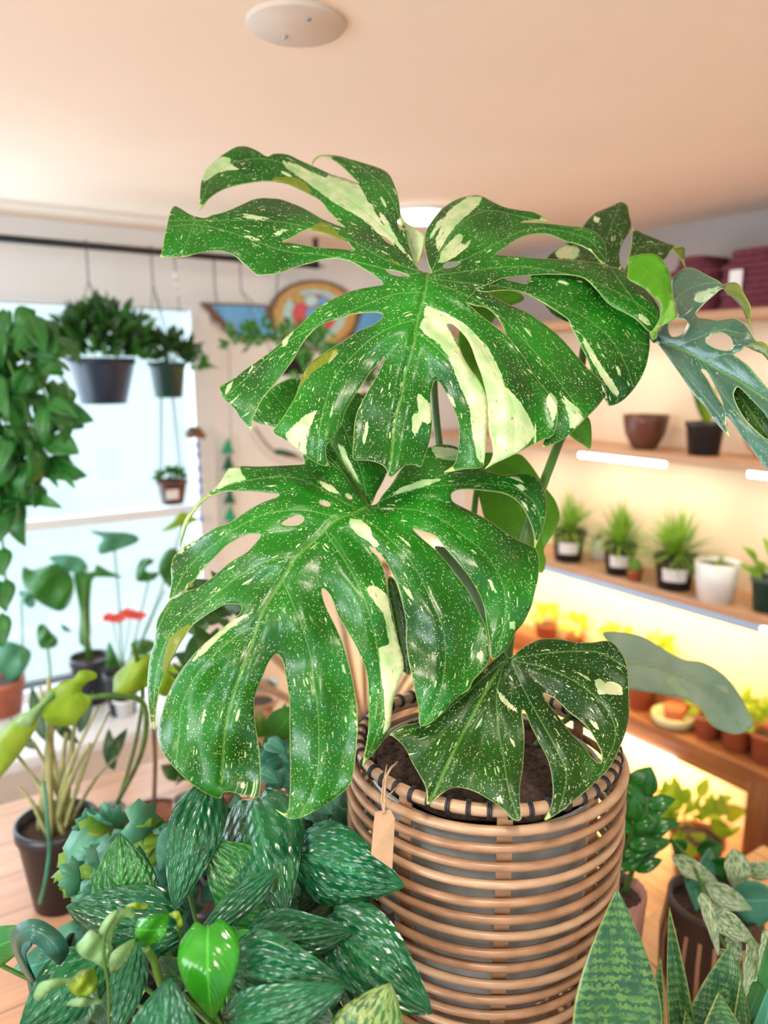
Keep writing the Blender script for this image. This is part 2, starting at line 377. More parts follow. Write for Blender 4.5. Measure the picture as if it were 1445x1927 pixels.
# ---- leaf 1 : the great upper leaf
core = (q('G2',(1112,1200),(1085,1165),(1050,1090),(1020,1000),(1000,900),(975,800),(935,680),(918,560),(898,480),(855,370),(810,310),(740,270),(600,225),(480,190),(370,160),(260,150),(195,157),(150,182),(130,218),(135,248),(150,212),(200,168),(262,175),(340,212),(420,275),(490,345),(540,395),(548,408),(430,365),(300,325),(180,270),(110,240),(0,190))
 + q('G1',(880,150),(800,138),(740,142),(685,165),(600,115),(520,80),(450,72),(390,85),(330,120),(260,165),(190,225),(130,290),(100,350),(85,410),(78,480),(72,580),(70,648),(110,610),(150,560),(210,510),(300,460),(400,430),(500,410),(640,392),(760,395),(870,415),(960,455),(1050,500),(1140,550),(1200,600),(1240,660),(1290,710),(1330,760),(1390,808),
   (1300,780),(1180,728),(1100,680),(1000,625),(900,585),(800,552),(720,545),(640,542),(560,555),(480,590),(370,640),(260,680),(190,695),(118,722))
 + q('A',(200,385),(150,355),(120,343),(100,370),(85,430),(70,500),(60,560),(55,583),(130,583),(180,578),(230,565),(300,553),(350,555),(400,575),(440,610),(480,645),(510,668),(560,665),(620,655),(680,632),(760,610),(840,590),(900,592),(960,610),(1010,640),(1060,670),(1090,697),(1095,712),(1050,720),(960,738),(880,770),(820,800),(790,818),(750,860),(700,910),(650,950),(600,1000),(550,1040),(500,1075),(450,1110),(400,1150),(330,1190),(332,1205),(350,1245),(400,1292),(430,1340),(465,1378),(483,1397),(485,1350),(500,1310),(530,1250),(580,1190),(620,1140),(650,1100),(680,1060),(700,1020),(740,960),(790,910),(830,890),(900,870),(960,850),(1030,842),(1080,845),(1097,855),(1080,880),(1040,905),(980,930),(900,985),(850,1012),(780,1060),(740,1105),(715,1150),(700,1200),(680,1250),(650,1300),(610,1360),(582,1402),(640,1440),(700,1490),(750,1525),(800,1555),(845,1562),(832,1520),(832,1470),(860,1430),(900,1370),(920,1310),(960,1240),(1000,1180),(1040,1120),(1080,1080),(1103,1048),(1100,1075),(1080,1120),(1050,1170),(1010,1240),(980,1300),(965,1360),(960,1430),(955,1500),(960,1532))
 + q('G4',(180,1652),(260,1660),(330,1680),(390,1722),(408,1798),(460,1780),(520,1722),(570,1692),(640,1695),(690,1708),(720,1620),(750,1530),(775,1420),(782,1300),(772,1200),(768,1100),(785,1030),(805,975),(840,990),(880,1050),(930,1150),(980,1260),(1005,1340),(1012,1450),(1000,1570),(985,1650),(950,1705),(880,1755),(950,1748),(1050,1728),(1200,1715),(1225,1650),(1240,1500),(1248,1300),(1245,1150),(1220,1050),(1170,960),(1110,880),(1050,780),(1020,700),(990,640),(950,580),(920,530),(907,500),(930,492),(965,503),(1020,550),(1080,620),(1120,700),(1160,820),(1200,930),(1230,1050),(1252,1150),(1256,1250),(1265,1400),(1290,1500),(1300,1600),(1270,1680),(1230,1728))
 + q('B',(570,1300),(650,1262),(720,1225),(770,1200),(812,1185),(832,1150),(840,1090),(835,1040),(800,985),(750,925),(690,825),(640,760),(612,728),(560,685),(500,640),(455,600),(425,572),(455,540),(482,512),(540,490),(592,466),(650,458),(720,453),(800,448),(900,452),(965,468),(1020,520),(1060,570),(1100,600),(1150,625),(1200,655),(1262,712),(1290,690),(1305,650),(1300,600),(1270,550),(1220,500),(1150,440),(1050,402),(950,387),(850,380),(750,375),(650,365),(562,357),(592,335),(640,300),(690,276),(740,266),(800,267),(880,300),(930,312),(990,342),(1030,385),(1052,412),(1063,360),(1055,310),(1020,262),(960,237),(860,225),(760,215),(676,213),(740,203),(805,209),(780,190),(730,166),(660,156),(590,140),(530,110),(490,92),(440,92),(380,110),(330,140),(290,180),(250,240),(238,290),(240,340),(255,400),(268,442)))
h1 = [q('G1',(825,940),(880,918),(950,880),(1035,832),(1120,840),(1200,862),(1300,895),(1385,925),(1425,948),(1450,985),(1475,1015),(1300,998),(1160,990),(1000,965),(900,947)),
      q('G2',(757,878),(800,895),(835,925),(872,972),(835,958),(790,925)), q('G2',(805,1198),(880,1202),(960,1225),(1010,1252),(900,1247),(840,1228)),
      q('G2',(905,745),(925,742),(940,790),(935,825),(915,800)), q('B',(322,412),(338,398),(390,391),(397,399),(368,415),(332,421))]
l9 = q('B',(440,520),(482,511),(540,540),(600,575),(700,620),(790,680),(860,740),(930,820),(985,882),(1040,930),(1060,962),(1055,1000),(1020,1050),(960,1110),(900,1170),(840,1210),(775,1232),(782,1200),(790,1150),(760,1050),(700,950),(630,820),(590,740),(600,705),(570,645),(520,600),(468,590),(420,570))
l10 = q('B',(470,520),(500,500),(560,470),(640,452),(720,440),(820,450),(900,440),(980,470),(1060,540),(1150,590),(1220,630),(1252,690),(1258,740),(1257,790),(1240,870),(1200,950),(1140,1018),(1080,1045),(1060,1020),(1030,970),(1000,900),(975,830),(940,760),(905,690),(890,655),(860,632),(800,592),(740,557),(680,530),(600,520),(520,528))
h10 = [q('B',(600,466),(660,460),(718,456),(700,490),(650,482))]
mid1 = q('G4',(745,80),(722,230),(690,350),(650,500),(630,640),(590,800),(550,930),(530,1080),(490,1230),(460,1400),(440,1600),(410,1780))
v1 = [q('A',(1275,748),(1180,752),(1090,775),(960,830),(860,880),(740,930),(650,980),(560,1050),(480,1130),(400,1200)),
 q('A',(1235,880),(1150,905),(1050,960),(960,1040),(880,1130),(850,1200),(820,1290),(800,1400),(790,1530)),
 q('G4',(645,560),(780,660),(900,780),(1000,900),(1060,1050),(1110,1200),(1150,1400),(1180,1600)),
 q('B',(235,590),(330,640),(430,700),(520,800),(590,920),(640,1050),(640,1250)), q('B',(265,480),(400,530),(560,620),(700,760),(830,910),(930,1050)),
 q('B',(270,468),(450,490),(620,510),(800,570),(960,640),(1080,740),(1150,860),(1180,950)), q('B',(270,455),(450,432),(650,412),(850,440),(1050,500),(1200,580),(1280,640)),
 q('B',(275,440),(400,390),(560,310),(700,245),(850,250),(980,290),(1040,360)), q('B',(268,440),(320,330),(400,220),(520,160),(650,180)),
 q('A',(1290,655),(1180,660),(1060,625),(950,600),(800,570),(640,555),(480,500),(330,450),(200,430),(90,440)),
 q('A',(1270,650),(1100,590),(980,520),(880,480),(730,440),(600,415),(450,410),(330,410)),
 q('A',(1265,640),(1180,530),(1050,400),(920,300),(800,230),(650,150),(520,120),(400,140),(300,200),(255,300)), q('A',(1262,635),(1200,480),(1150,330),(1080,230),(980,150),(880,112))]
cr1 = [q('G1',(260,165),(330,170),(370,190),(350,210),(380,250),(460,290),(370,290),(250,310),(190,350),(130,390),(85,430),(90,340),(130,270),(190,210)),
 q('G2',(-145,195),(-90,215),(0,235),(50,265),(140,310),(270,360),(275,320),(420,365),(548,405),(600,500),(680,640),(760,760),(900,920),(1090,1160),(1000,1090),(880,960),(750,880),(560,715),(330,590),(120,430),(0,345),(-80,290),(-130,240)),
 q('G2',(660,590),(720,640),(800,720),(870,830),(930,950),(860,880),(800,790),(740,700)),
 q('B',(345,160),(440,92),(505,95),(480,140),(420,190),(370,240),(330,300),(295,350),(290,290),(320,210)), q('B',(300,400),(310,350),(350,300),(390,262),(415,270),(400,320),(465,280),(430,330),(360,380),(325,398)), q('B',(262,270),(300,200),(320,190),(300,240),(265,300)),
 q('A',(640,1410),(680,1370),(730,1325),(790,1295),(770,1350),(740,1420),(738,1480),(745,1518),(700,1490),(650,1450)),
 q('G4',(655,1080),(680,1085),(720,1130),(770,1170),(780,1280),(770,1370),(700,1320),(680,1370),(640,1460),(610,1400),(610,1260),(665,1250),(655,1170)),
 q('B',(240,588),(330,620),(430,680),(520,770),(575,870),(600,950),(670,1020),(730,1130),(740,1180),(690,1235),(600,1290),(505,1340),(545,1260),(530,1150),(522,1040),(490,900),(450,810),(400,720),(345,672),(300,660),(230,640)),
 q('B',(235,640),(345,672),(370,740),(400,790),(450,870),(510,960),(527,1060),(522,1180),(510,1320),(480,1290),(455,1180),(440,1050),(400,960),(375,900),(350,830),(300,760),(240,720),(212,690)),
 q('B',(810,975),(840,1020),(838,1090),(815,1120),(802,1060),(785,1020)), q('B',(820,930),(870,1000),(940,1060),(960,1110),(900,1165),(888,1080),(860,1010)),
 q('B',(930,690),(980,760),(1040,860),(1090,930),(1120,980),(1110,1010),(1060,950),(1000,850),(960,770)), q('B',(1190,615),(1240,640),(1270,680),(1245,680),(1210,650)),
 q('B',(950,315),(1000,330),(1020,350),(990,350)), q('G1',(250,720),(340,690),(450,685),(560,690),(700,720),(760,748),(620,745),(520,735),(440,710),(350,705)),
 q('G1',(700,890),(800,830),(930,822),(850,850),(780,890)), q('G1',(440,860),(520,880),(620,915),(640,940),(560,930),(480,900)), q('G3',(100,1270),(140,1170),(200,1130),(180,1180),(130,1270)), q('G3',(260,1110),(330,1040),(400,950),(380,1020),(310,1090)), q('G3',(640,870),(760,650),(620,740)), q('G3',(1030,1000),(1100,860),(1150,870),(1080,970))]
ol1 = [q('G1',(690,388),(760,352),(900,350),(980,365),(1040,410),(1085,465),(1110,530),(1140,555),(1050,500),(960,458),(870,418),(760,396)), q('G1',(1060,825),(1120,780),(1180,755),(1240,770),(1300,830),(1380,900),(1430,950),(1300,897),(1180,852),(1070,834)),
 q('A',(880,1005),(830,1030),(770,1065),(715,1140),(700,1200),(720,1180),(760,1130),(800,1100),(850,1070),(890,1030)), q('G2',(755,1062),(830,1080),(900,1115),(990,1185),(900,1150),(820,1100)), q('G4',(805,978),(840,990),(880,1050),(935,1160),(870,1090),(830,1030))]
ctrl1 = [(802,516,.930),(760,690,.885),(735,880,.860),(680,690,.895),(600,860,.875),(540,800,.880),(640,760,.880),(560,650,.930),(480,700,.930),(420,730,.945),(470,805,.915),(700,480,.965),(600,470,.985),(480,500,.985),(310,480,.960),(310,395,1.0),(400,400,1.01),
 (520,400,1.03),(620,400,1.03),(480,330,1.08),(380,380,1.03),(450,275,1.10),(380,330,1.07),(640,300,1.13),(590,300,1.13),(720,330,1.08),(750,420,1.00),(700,400,1.03),(860,400,1.02),(900,370,1.05),(1030,410,1.05),(1140,490,1.04),(1000,440,1.03),(950,500,.975),(1100,530,1.0),(1230,600,.995),(1220,640,.98),(1170,760,.930),(1100,650,.955),(1135,720,.915),(1000,700,.915),(1020,840,.875),(915,880,.862),(920,740,.880),(850,620,.900),(880,870,.865),(820,760,.880)]
traced_leaf('leaf', monstera, M['mon'], [(core, h1, 0), (l9, [], lambda P: .003+.012*np.clip((P[:,0]-900)/150, 0, 1)), (l10, h10, lambda P: .003+.02*np.clip((P[:,0]-950)/200, 0, 1))], v1, mid1, ctrl1, cr1, ol1, label='huge topmost leaf with broad cream splashes')
flap = q('G2',(1085,1140),(1105,1080),(1130,1000),(1145,900),(1120,850),(1040,800),(985,765),(960,740),(940,700),(960,800),(1000,920),(1030,1020),(1060,1110))
traced_leaf('leaf_fold', monstera, M['mon'], [(flap, [], 0)], [q('G2',(960,760),(1040,1000),(1090,1150))], q('G2',(960,760),(1040,1000),(1090,1150)), [(785,500,.95),(765,420,1.03),(795,440,.99),(790,480,.96)], [q('G2',(1085,1145),(1150,1000),(1160,850),(940,680),(960,900),(1030,1080))], arch=.002, label='pale cream folded lobe beside the ceiling lamp')

# ---- leaf 2 : the middle leaf
core2 = (q('C',(1130,338),(1100,300),(1060,262))+[(640,880),(600,845),(585,858),(571,868)]+q('C',(808,140),(700,146),(600,150),(500,148),(450,155),(430,180),(390,240),(330,290),(290,330),(240,390),(215,450),(205,520),(205,552),(222,490),(242,430),(282,360),(332,310),(382,287),(430,274),(480,272),(560,273),(640,281),(688,287),(680,300),(620,322),(560,352),(500,390),(440,430),(380,450),(300,500),(230,540),(185,580),(170,602),(160,650),(163,700),(158,760),(152,800),(190,790),(230,760),(262,728),(290,688),(330,640),(380,590),(430,540),(490,503),(540,483),(598,486),(570,530),(530,570),(450,620),(380,680),(300,740),(220,768),(160,802),(130,840),(95,900),(85,960),(75,1030),(55,1100),(45,1200),(48,1300),(60,1390),(78,1440),(85,1350),(95,1290),(110,1222),(140,1150),(170,1085),(200,1025),(240,965),(270,925),(320,888),(380,850),(430,826),(490,826),(508,845),(495,872),(440,920),(370,980),(300,1040),(240,1110),(190,1180),(140,1280),(110,1380),(95,1450),(100,1500),(130,1570),(200,1650),(280,1720),(350,1760),(403,1778),(415,1750),(450,1745),(530,1765),(585,1772),(600,1700),(598,1620),(590,1520),(575,1420),(568,1320),(580,1250),(610,1180),(640,1110),(672,1072),(692,1078),(710,1110),(725,1190),(740,1300),(742,1450),(745,1600),(745,1700),(740,1790),(735,1835),(715,1850),(672,1830),(710,1862),(750,1878),(800,1870),(880,1830),(960,1780),(1030,1720),(1055,1650),(1065,1560),(1075,1430),(1070,1330),(1055,1220),(1030,1110),(1000,1010),(960,920),(925,850),(905,795),(900,750),(925,762),(950,800),(980,880),(1020,950),(1070,1040),(1110,1130),(1125,1200),(1128,1300),(1130,1400),(1120,1500),(1105,1580),(1102,1622),(1140,1570),(1190,1510),(1230,1440),(1240,1380),(1250,1300),(1270,1230),(1300,1150),(1295,1080),(1275,1010),(1260,930),(1240,830),(1222,760),(1210,680),(1180,600),(1140,560),(1135,542),(1165,560),(1200,600))
 + q('D',(240,700),(280,760),(310,820),(345,900),(370,1000),(388,1100),(390,1200),(400,1300),(420,1400),(440,1500),(462,1600),(475,1715),(560,1680),(640,1600),(700,1540),(760,1500),(790,1440),(840,1390),(870,1350),(885,1310),(875,1220),(860,1130),(840,1080),(800,1000),(760,920),(700,840),(640,760),(570,680),(500,620),(450,575),(432,552),(470,560),(560,590),(610,650),(680,730),(760,830),(820,930),(850,1010),(862,1090),(880,1200),(895,1315),(940,1300),(1000,1240),(1030,1170),(1080,1110),(1130,1010),(1150,930),(1170,850),(1178,760),(1165,682),(1140,655),(1060,620),(960,560),(880,500),(780,450),(700,410),(664,385),(656,350),(672,330),(700,318),(760,315),(860,325),(940,335),(1010,360),(1060,400),(1100,460),(1130,530),(1145,590),(1150,662),(1190,570),(1215,480),(1220,390),(1200,310),(1170,260),(1130,228),(1050,222),(960,230))
 + [(905,882),(880,868),(861,842),(830,836),(805,842),(780,850)]+q('D',(400,150),(350,210),(300,290),(250,350),(215,400)))
h2 = [q('C',(703,430),(740,405),(780,388),(808,400),(805,420),(780,437),(730,440)), q('C',(885,322),(915,320),(940,335),(930,347),(900,338)), q('C',(1015,286),(1035,290),(1048,308),(1028,308))]
upper2 = [(690,952),(640,905),(600,880),(571,866),(569,848),(545,825),(516,804),(476,792),(480,768),(505,735),(535,716),(560,712),(620,725),(672,738),(700,760),(740,840),(738,862),(728,890),(710,925)]
mid2 = q('C',(1128,345),(1050,380),(960,420),(880,500),(790,580),(740,650),(680,750),(610,860),(570,980),(520,1120),(480,1230),(440,1370),(420,1500),(410,1700))
v2 = [q('C',(715,725),(760,830),(800,930),(840,1060),(860,1200),(880,1350),(885,1500),(870,1700),(800,1850)), q('C',(920,480),(990,580),(1050,680),(1100,780),(1140,900),(1170,1030),(1190,1200),(1190,1380),(1130,1560)),
 q('D',(60,470),(200,530),(300,620),(400,720),(480,850),(550,1000),(610,1150),(620,1350),(580,1550),(500,1700)), q('D',(180,425),(350,430),(500,450),(620,510),(740,600),(860,700),(950,850),(980,1000),(960,1150),(920,1280)),
 q('D',(180,410),(320,350),(450,310),(650,290),(850,285),(1000,300),(1100,350),(1170,440),(1190,540)), q('C',(765,590),(640,610),(540,660),(450,720),(350,800),(240,880),(150,980),(90,1150),(75,1350)),
 q('C',(590,930),(500,970),(400,1050),(300,1150),(220,1300),(200,1450)), q('C',(955,395),(850,370),(740,365),(620,385),(500,440),(400,510),(300,590),(220,680),(180,760)),
 q('C',(1060,350),(980,310),(880,250),(780,210),(680,200),(560,215),(450,240),(350,280),(260,400)), q('C',(1125,335),(1080,270),(1000,180),(920,110),(780,-60)), q('C',(1128,330),(1100,200),(1040,40))]
cr2 = [q('C',(1110,740),(1160,732),(1222,780),(1245,900),(1280,1010),(1310,1140),(1255,1290),(1245,1400),(1190,1500),(1210,1380),(1200,1250),(1185,1130),(1175,1040),(1230,1020),(1215,930),(1200,870),(1160,820)), q('C',(1030,405),(1090,410),(1140,450),(1145,490),(1185,530),(1165,555),(1130,520),(1080,490),(1040,450)),
 q('C',(440,160),(500,148),(510,190),(540,215),(450,235),(380,270),(335,290),(400,220)), q('C',(175,600),(190,560),(260,520),(350,475),(400,460),(300,520),(210,575)), q('C',(235,1130),(330,1010),(440,910),(585,848),(500,910),(420,970),(330,1060),(270,1110)),
 q('D',(240,390),(350,310),(480,260),(640,250),(560,280),(450,315),(330,350)), q('D',(175,415),(300,420),(350,450),(250,435)), q('D',(1030,285),(1080,285),(1105,325),(1060,325)), q('D',(1055,365),(1100,400),(1125,460),(1090,430)), q('C',(975,30),(1010,60),(1040,130),(1080,210),(1100,280),(1050,200),(1000,120)),
 q('C',(985,1105),(1010,1110),(1040,1300),(1075,1390),(1078,1480),(1050,1350),(1020,1200)), q('D',(860,840),(890,850),(935,940),(900,920)), q('D',(800,1300),(830,1265),(855,1290),(825,1335)), q('D',(560,1720),(590,1620),(615,1625),(600,1680)), [(808,838),(865,845),(862,868),(820,862)], q('D',(1000,1100),(1040,1095),(1030,1150),(1000,1140)), q('C',(495,1720),(510,1690),(530,1700),(520,1740)), q('C',(860,200),(960,250),(1000,300),(920,265)), q('C',(905,670),(930,740),(925,760),(908,720))]
ol2 = [q('C',(380,285),(440,270),(400,268),(330,290),(270,360),(225,430),(200,520),(200,560),(222,495),(242,430),(282,360),(332,310)), q('C',(310,885),(230,930),(150,990),(125,1080),(115,1160),(98,1270),(80,1430),(110,1222),(150,1130),(200,1030),(260,930)), q('C',(295,680),(250,720),(205,780),(240,760),(285,705))]
ctrl2 = [(693,952,.930),(630,970,.905),(560,1040,.875),(520,1130,.850),(480,1200,.842),(440,1300,.835),(420,1450,.838),(310,1400,.850),(330,1290,.858),(540,1500,.820),(640,1400,.822),(600,1250,.832),(650,1480,.825),(700,1450,.832),(730,1300,.838),(680,1130,.852),(500,900,.945),(430,890,.965),(345,1020,.985),(340,1010,.985),(560,900,.945),(400,1000,.925),(325,1100,.940),(300,1180,.900),(285,1330,.900),(290,1370,.905),(450,1080,.885),(740,1000,.900),(850,1100,.885),(800,1200,.865),(860,1290,.850),(800,1380,.838),(900,1050,.905),(1000,1080,.925),(1000,1180,.905),(940,1230,.895),(850,960,.935),(800,890,.965),(900,900,.985),(1020,930,.995),(1005,1020,.985),(830,840,1.0),(730,900,.96)]
traced_leaf('leaf', monstera, M['mon'], [(core2, h2, 0)], v2, mid2, ctrl2, cr2, ol2, label='large middle leaf drooping towards the viewer')
traced_leaf('leaf_fold', monstera, M['mon'], [(upper2, [], 0)], [q('C',(1125,335),(1080,270),(1000,180),(920,110),(780,-60)), q('C',(1120,330),(1100,200),(1040,40))], q('C',(1125,330),(1060,220),(960,60),(860,-120)), [(690,950,.935),(640,900,.96),(571,860,1.0),(480,790,1.03),(510,735,1.06),(560,712,1.07),(640,735,1.06),(700,800,1.0),(735,850,.99)], [cr2[9]], label='upper lobes of the middle leaf')

# ---- leaf 3 : lower leaf over the basket rim
core3 = q('E',(500,152),(540,120),(580,96),(620,82),(680,82),(740,92),(800,95),(850,88),(880,97),(902,122),(925,160),(935,210),(938,300),(938,370),(920,440),(890,510),(860,560),(800,620),(740,670),(680,718),(629,743),(650,700),(660,650),(655,580),(640,520),(610,460),(580,400),(560,352),(550,342),(548,360),(555,420),(555,480),(550,560),(540,620),(540,680),(543,741),(510,738),(480,705),(430,670),(380,642),(330,626),(290,627),(250,650),(204,686),(201,650),(190,610),(150,540),(120,480),(80,440),(64,430),(110,400),(170,385),(230,345),(290,300),(360,240),(410,190),(450,155),(480,128))
h3 = [q('E',(625,282),(650,290),(680,310),(720,350),(760,380),(790,410),(820,460),(838,500),(834,536),(800,512),(770,470),(730,430),(700,390),(670,350),(640,312))]
mid3 = q('E',(492,155),(440,230),(390,320),(330,430),(280,530),(215,670))
v3 = [q('E',(480,180),(455,280),(460,400),(480,520),(500,640),(530,730)), q('E',(510,170),(560,280),(610,370),(670,480),(710,580),(690,680)), q('E',(530,165),(640,190),(760,250),(850,330),(890,430),(850,540)), q('E',(530,150),(680,130),(820,130),(900,170)), q('E',(470,170),(400,230),(300,320),(180,400),(90,425))]
cr3 = [q('E',(805,235),(830,225),(850,240),(880,235),(910,250),(918,288),(870,285),(825,285),(820,260)), q('E',(445,245),(480,290),(545,355),(520,350),(470,310)), q('E',(455,660),(470,650),(478,690),(460,680)), q('E',(500,430),(515,435),(525,480),(510,470))]
ctrl3 = [(955,1238,.935),(900,1300,.905),(830,1420,.850),(805,1510,.820),(735,1383,.865),(900,1480,.825),(975,1540,.800),(950,1400,.865),(1030,1350,.880),(1030,1540,.800),(1060,1450,.835),(1130,1420,.865),(1180,1300,.925),(1180,1220,.955),(1070,1210,.955),(1080,1290,.915)]
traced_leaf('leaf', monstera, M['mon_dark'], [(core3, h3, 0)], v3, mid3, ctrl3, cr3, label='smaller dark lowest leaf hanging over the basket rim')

# ---- leaves behind
leaf4 = q('G5',(140,790),(180,725),(300,600),(310,562),(370,510),(480,440),(560,350),(615,300),(650,250),(710,190),(760,165),(860,125),(925,93),(965,97),(1000,130),(1012,200),(1030,290),(1000,370),(960,430),(935,500),(932,590),(950,640),(1000,700),(1080,850),(1000,1000),(700,1100),(560,1125),(500,1115),(440,1095),(360,1050),(280,960),(200,890))
leaf4b = q('G5',(960,700),(1000,600),(1012,540),(1030,450),(1042,310),(1060,318),(1120,352),(1180,378),(1260,410),(1350,445),(1445,468),(1450,475),(1380,490),(1340,540),(1310,580),(1200,600),(1100,700),(1020,760))
tip4 = q('G6',(440,115),(520,103),(540,120),(535,200),(545,265),(520,220),(480,160))
mon4v = [q('G5',(560,1000),(700,700),(800,450),(920,130)), q('G5',(500,1000),(300,850),(160,800)), q('G5',(960,740),(1100,480),(1300,450))]
ctrl4 = [(990,560,1.16),(1080,600,1.10),(1110,450,1.17),(1165,382,1.20),(1185,400,1.18),(1170,500,1.12),(1280,470,1.22),(1200,470,1.16),(1060,470,1.17),(1200,600,1.10)]
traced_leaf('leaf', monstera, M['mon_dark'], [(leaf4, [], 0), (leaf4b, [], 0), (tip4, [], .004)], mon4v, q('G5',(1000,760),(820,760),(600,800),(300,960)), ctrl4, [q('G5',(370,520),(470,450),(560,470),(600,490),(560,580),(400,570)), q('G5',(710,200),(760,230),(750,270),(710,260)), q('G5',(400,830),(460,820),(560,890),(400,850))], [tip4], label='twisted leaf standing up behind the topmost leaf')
curl = q('G5',(1000,572),(1060,545),(1150,528),(1220,531),(1280,567),(1330,640),(1360,720),(1370,830),(1400,980),(1418,1060),(1380,1090),(1330,1115),(1268,1165),(1250,1220),(1212,1262),(1188,1200),(1210,1180),(1270,1080),(1278,960),(1200,880),(1150,830),(1080,790),(1000,740),(1004,650))
traced_leaf('leaf', monstera, M['mon_lit'], [(curl, [], 0)], [q('G5',(1150,830),(1210,760),(1340,700)), q('G5',(1210,1220),(1320,1000),(1370,850))], q('G5',(1210,1250),(1300,1080),(1350,900),(1340,700)), [(1185,520,.98),(1240,500,1.00),(1262,560,.985),(1270,600,.975),(1232,640,.97),(1225,570,.99),(1180,480,.99)], [q('G5',(1365,840),(1405,980),(1425,1062),(1330,1120),(1215,1190),(1285,1080),(1345,960))], label='young bright green leaf curling open')
leaf5 = q('G6',(295,843),(318,812),(330,740),(400,690),(450,660),(482,640),(462,560),(442,480),(435,370),(480,310),(540,267),(600,270),(640,285),(720,330),(800,370),(838,398),(882,384),(942,384),(972,410),(1002,470),(1040,540),(1058,600),(1056,690),(1078,795),(1040,712),(1010,640),(980,580),(920,510),(862,458),(830,432),(760,490),(700,540),(645,598),(625,630),(650,660),(720,670),(800,680),(900,666),(960,676),(1020,720),(1060,780),(1100,842),(1150,850),(1204,895),(1204,1005),(1150,950),(1080,920),(1012,890),(980,920),(925,950),(970,985),(1040,1040),(1100,1110),(1200,1225),(1330,1400),(1420,1640),(1400,1800),(1330,1900),(1204,1870),(1130,1790),(1050,1680),(980,1590),(920,1500),(868,1440),(862,1500),(892,1600),(820,1530),(760,1460),(700,1370),(620,1280),(560,1200),(500,1110),(430,1010),(380,940),(330,875))
h5 = [q('G6',(410,750),(425,700),(460,676),(510,672),(555,690),(550,735),(515,790),(460,811),(425,800)), q('G6',(705,850),(735,805),(770,785),(840,783),(900,822),(918,870),(890,915),(830,916),(760,892)), q('G6',(925,1290),(935,1225),(962,1208),(1020,1260),(1100,1345),(1194,1462),(1200,1620),(1080,1530),(980,1410)), q('G6',(670,1075),(710,1085),(760,1170),(820,1290),(840,1350),(780,1260),(720,1150))]
lower5 = q('G6',(880,1280),(960,1180),(1120,1320),(1240,1470),(1240,1680),(1080,1560),(950,1420))
mid5 = q('G6',(300,845),(470,895),(620,965),(780,1060),(960,1160),(1194,1310))
v5 = [q('G6',(480,885),(620,830),(740,780),(860,760),(1000,790)), q('G6',(460,520),(560,440),(700,390),(820,390)), q('G6',(640,985),(690,1080),(800,1250),(860,1420)), q('G6',(330,860),(520,1080),(700,1300),(860,1500)), q('G6',(700,1010),(820,960),(950,970),(1194,1240)), q('G6',(700,1030),(900,1350),(1194,1650)), q('G6',(860,1000),(1000,1130),(1194,1250))]
def d5(x, y):    # the blade stands nearly parallel to the shelf wall, turned to the window
    r_ = ray(x, y); n_ = np.array([-.93, .20, .30]); p_ = up(1232, 642, 1.08); return float(((p_-CAM)@n_)/(r_@n_))
ctrl5 = [(x, y, d5(x, y)+e) for x, y, e in ((1232,642,0),(1300,680,0),(1350,740,.0),(1445,780,0),(1365,860,.0),(1260,560,.01),(1290,505,.02),(1360,530,.01),(1410,580,-.02),(1416,630,-.04),(1340,600,0),(1400,620,.0),(1440,660,-.02),(1445,870,.01),(1300,740,.01),(1500,850,.0))]
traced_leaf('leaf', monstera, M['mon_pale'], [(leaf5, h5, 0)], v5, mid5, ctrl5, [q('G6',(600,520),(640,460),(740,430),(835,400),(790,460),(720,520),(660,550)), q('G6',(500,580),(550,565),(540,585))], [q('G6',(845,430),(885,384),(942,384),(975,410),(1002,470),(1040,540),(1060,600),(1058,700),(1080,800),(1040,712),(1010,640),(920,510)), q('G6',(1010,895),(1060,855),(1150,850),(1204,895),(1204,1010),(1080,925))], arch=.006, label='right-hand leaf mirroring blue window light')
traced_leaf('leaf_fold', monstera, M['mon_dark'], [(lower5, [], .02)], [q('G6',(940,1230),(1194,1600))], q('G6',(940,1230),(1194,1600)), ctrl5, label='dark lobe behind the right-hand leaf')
leaf6 = q('E',(842,66),(870,55),(930,60),(990,75),(1050,110),(1100,140),(1150,160),(1200,165),(1260,195),(1310,240),(1350,300),(1380,360),(1394,395),(1370,415),(1330,430),(1270,415),(1230,390),(1210,350),(1180,322),(1130,300),(1080,290),(1020,280),(960,270),(900,262),(900,200),(900,140))
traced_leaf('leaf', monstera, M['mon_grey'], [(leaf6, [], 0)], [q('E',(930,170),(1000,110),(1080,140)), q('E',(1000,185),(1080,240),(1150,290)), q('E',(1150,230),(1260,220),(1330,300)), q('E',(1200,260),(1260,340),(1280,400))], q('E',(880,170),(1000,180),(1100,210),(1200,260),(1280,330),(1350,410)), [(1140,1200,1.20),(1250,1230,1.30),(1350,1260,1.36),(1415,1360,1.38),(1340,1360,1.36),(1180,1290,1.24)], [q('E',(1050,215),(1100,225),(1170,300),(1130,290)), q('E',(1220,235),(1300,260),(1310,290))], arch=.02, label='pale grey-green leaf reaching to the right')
leafg = q('D',(700,205),(860,100),(960,125),(1060,108),(1140,190),(1210,300),(1270,380),(1297,470),(1270,560),(1205,670),(1218,740),(1185,812),(1100,700),(1000,620),(900,560),(850,480),(800,300))
traced_leaf('leaf', monstera, M['mon_lit'], [(leafg, [], 0)], [q('D',(1000,250),(950,400),(960,560)), q('D',(1100,200),(1230,400),(1230,500)), q('D',(1000,400),(1100,600),(1200,780))], q('D',(900,130),(1050,250),(1150,450),(1200,700)), [(920,880,1.12),(1000,870,1.15),(1050,970,1.12),(1020,1060,1.08),(930,990,1.08)], label='yellow-green leaf coloured as if backlit behind the middle leaf')
leafh = [(862,650),(872,600),(900,548),(940,538),(978,552),(984,566),(945,584),(915,630),(918,690),(912,760),(890,800),(870,760)]
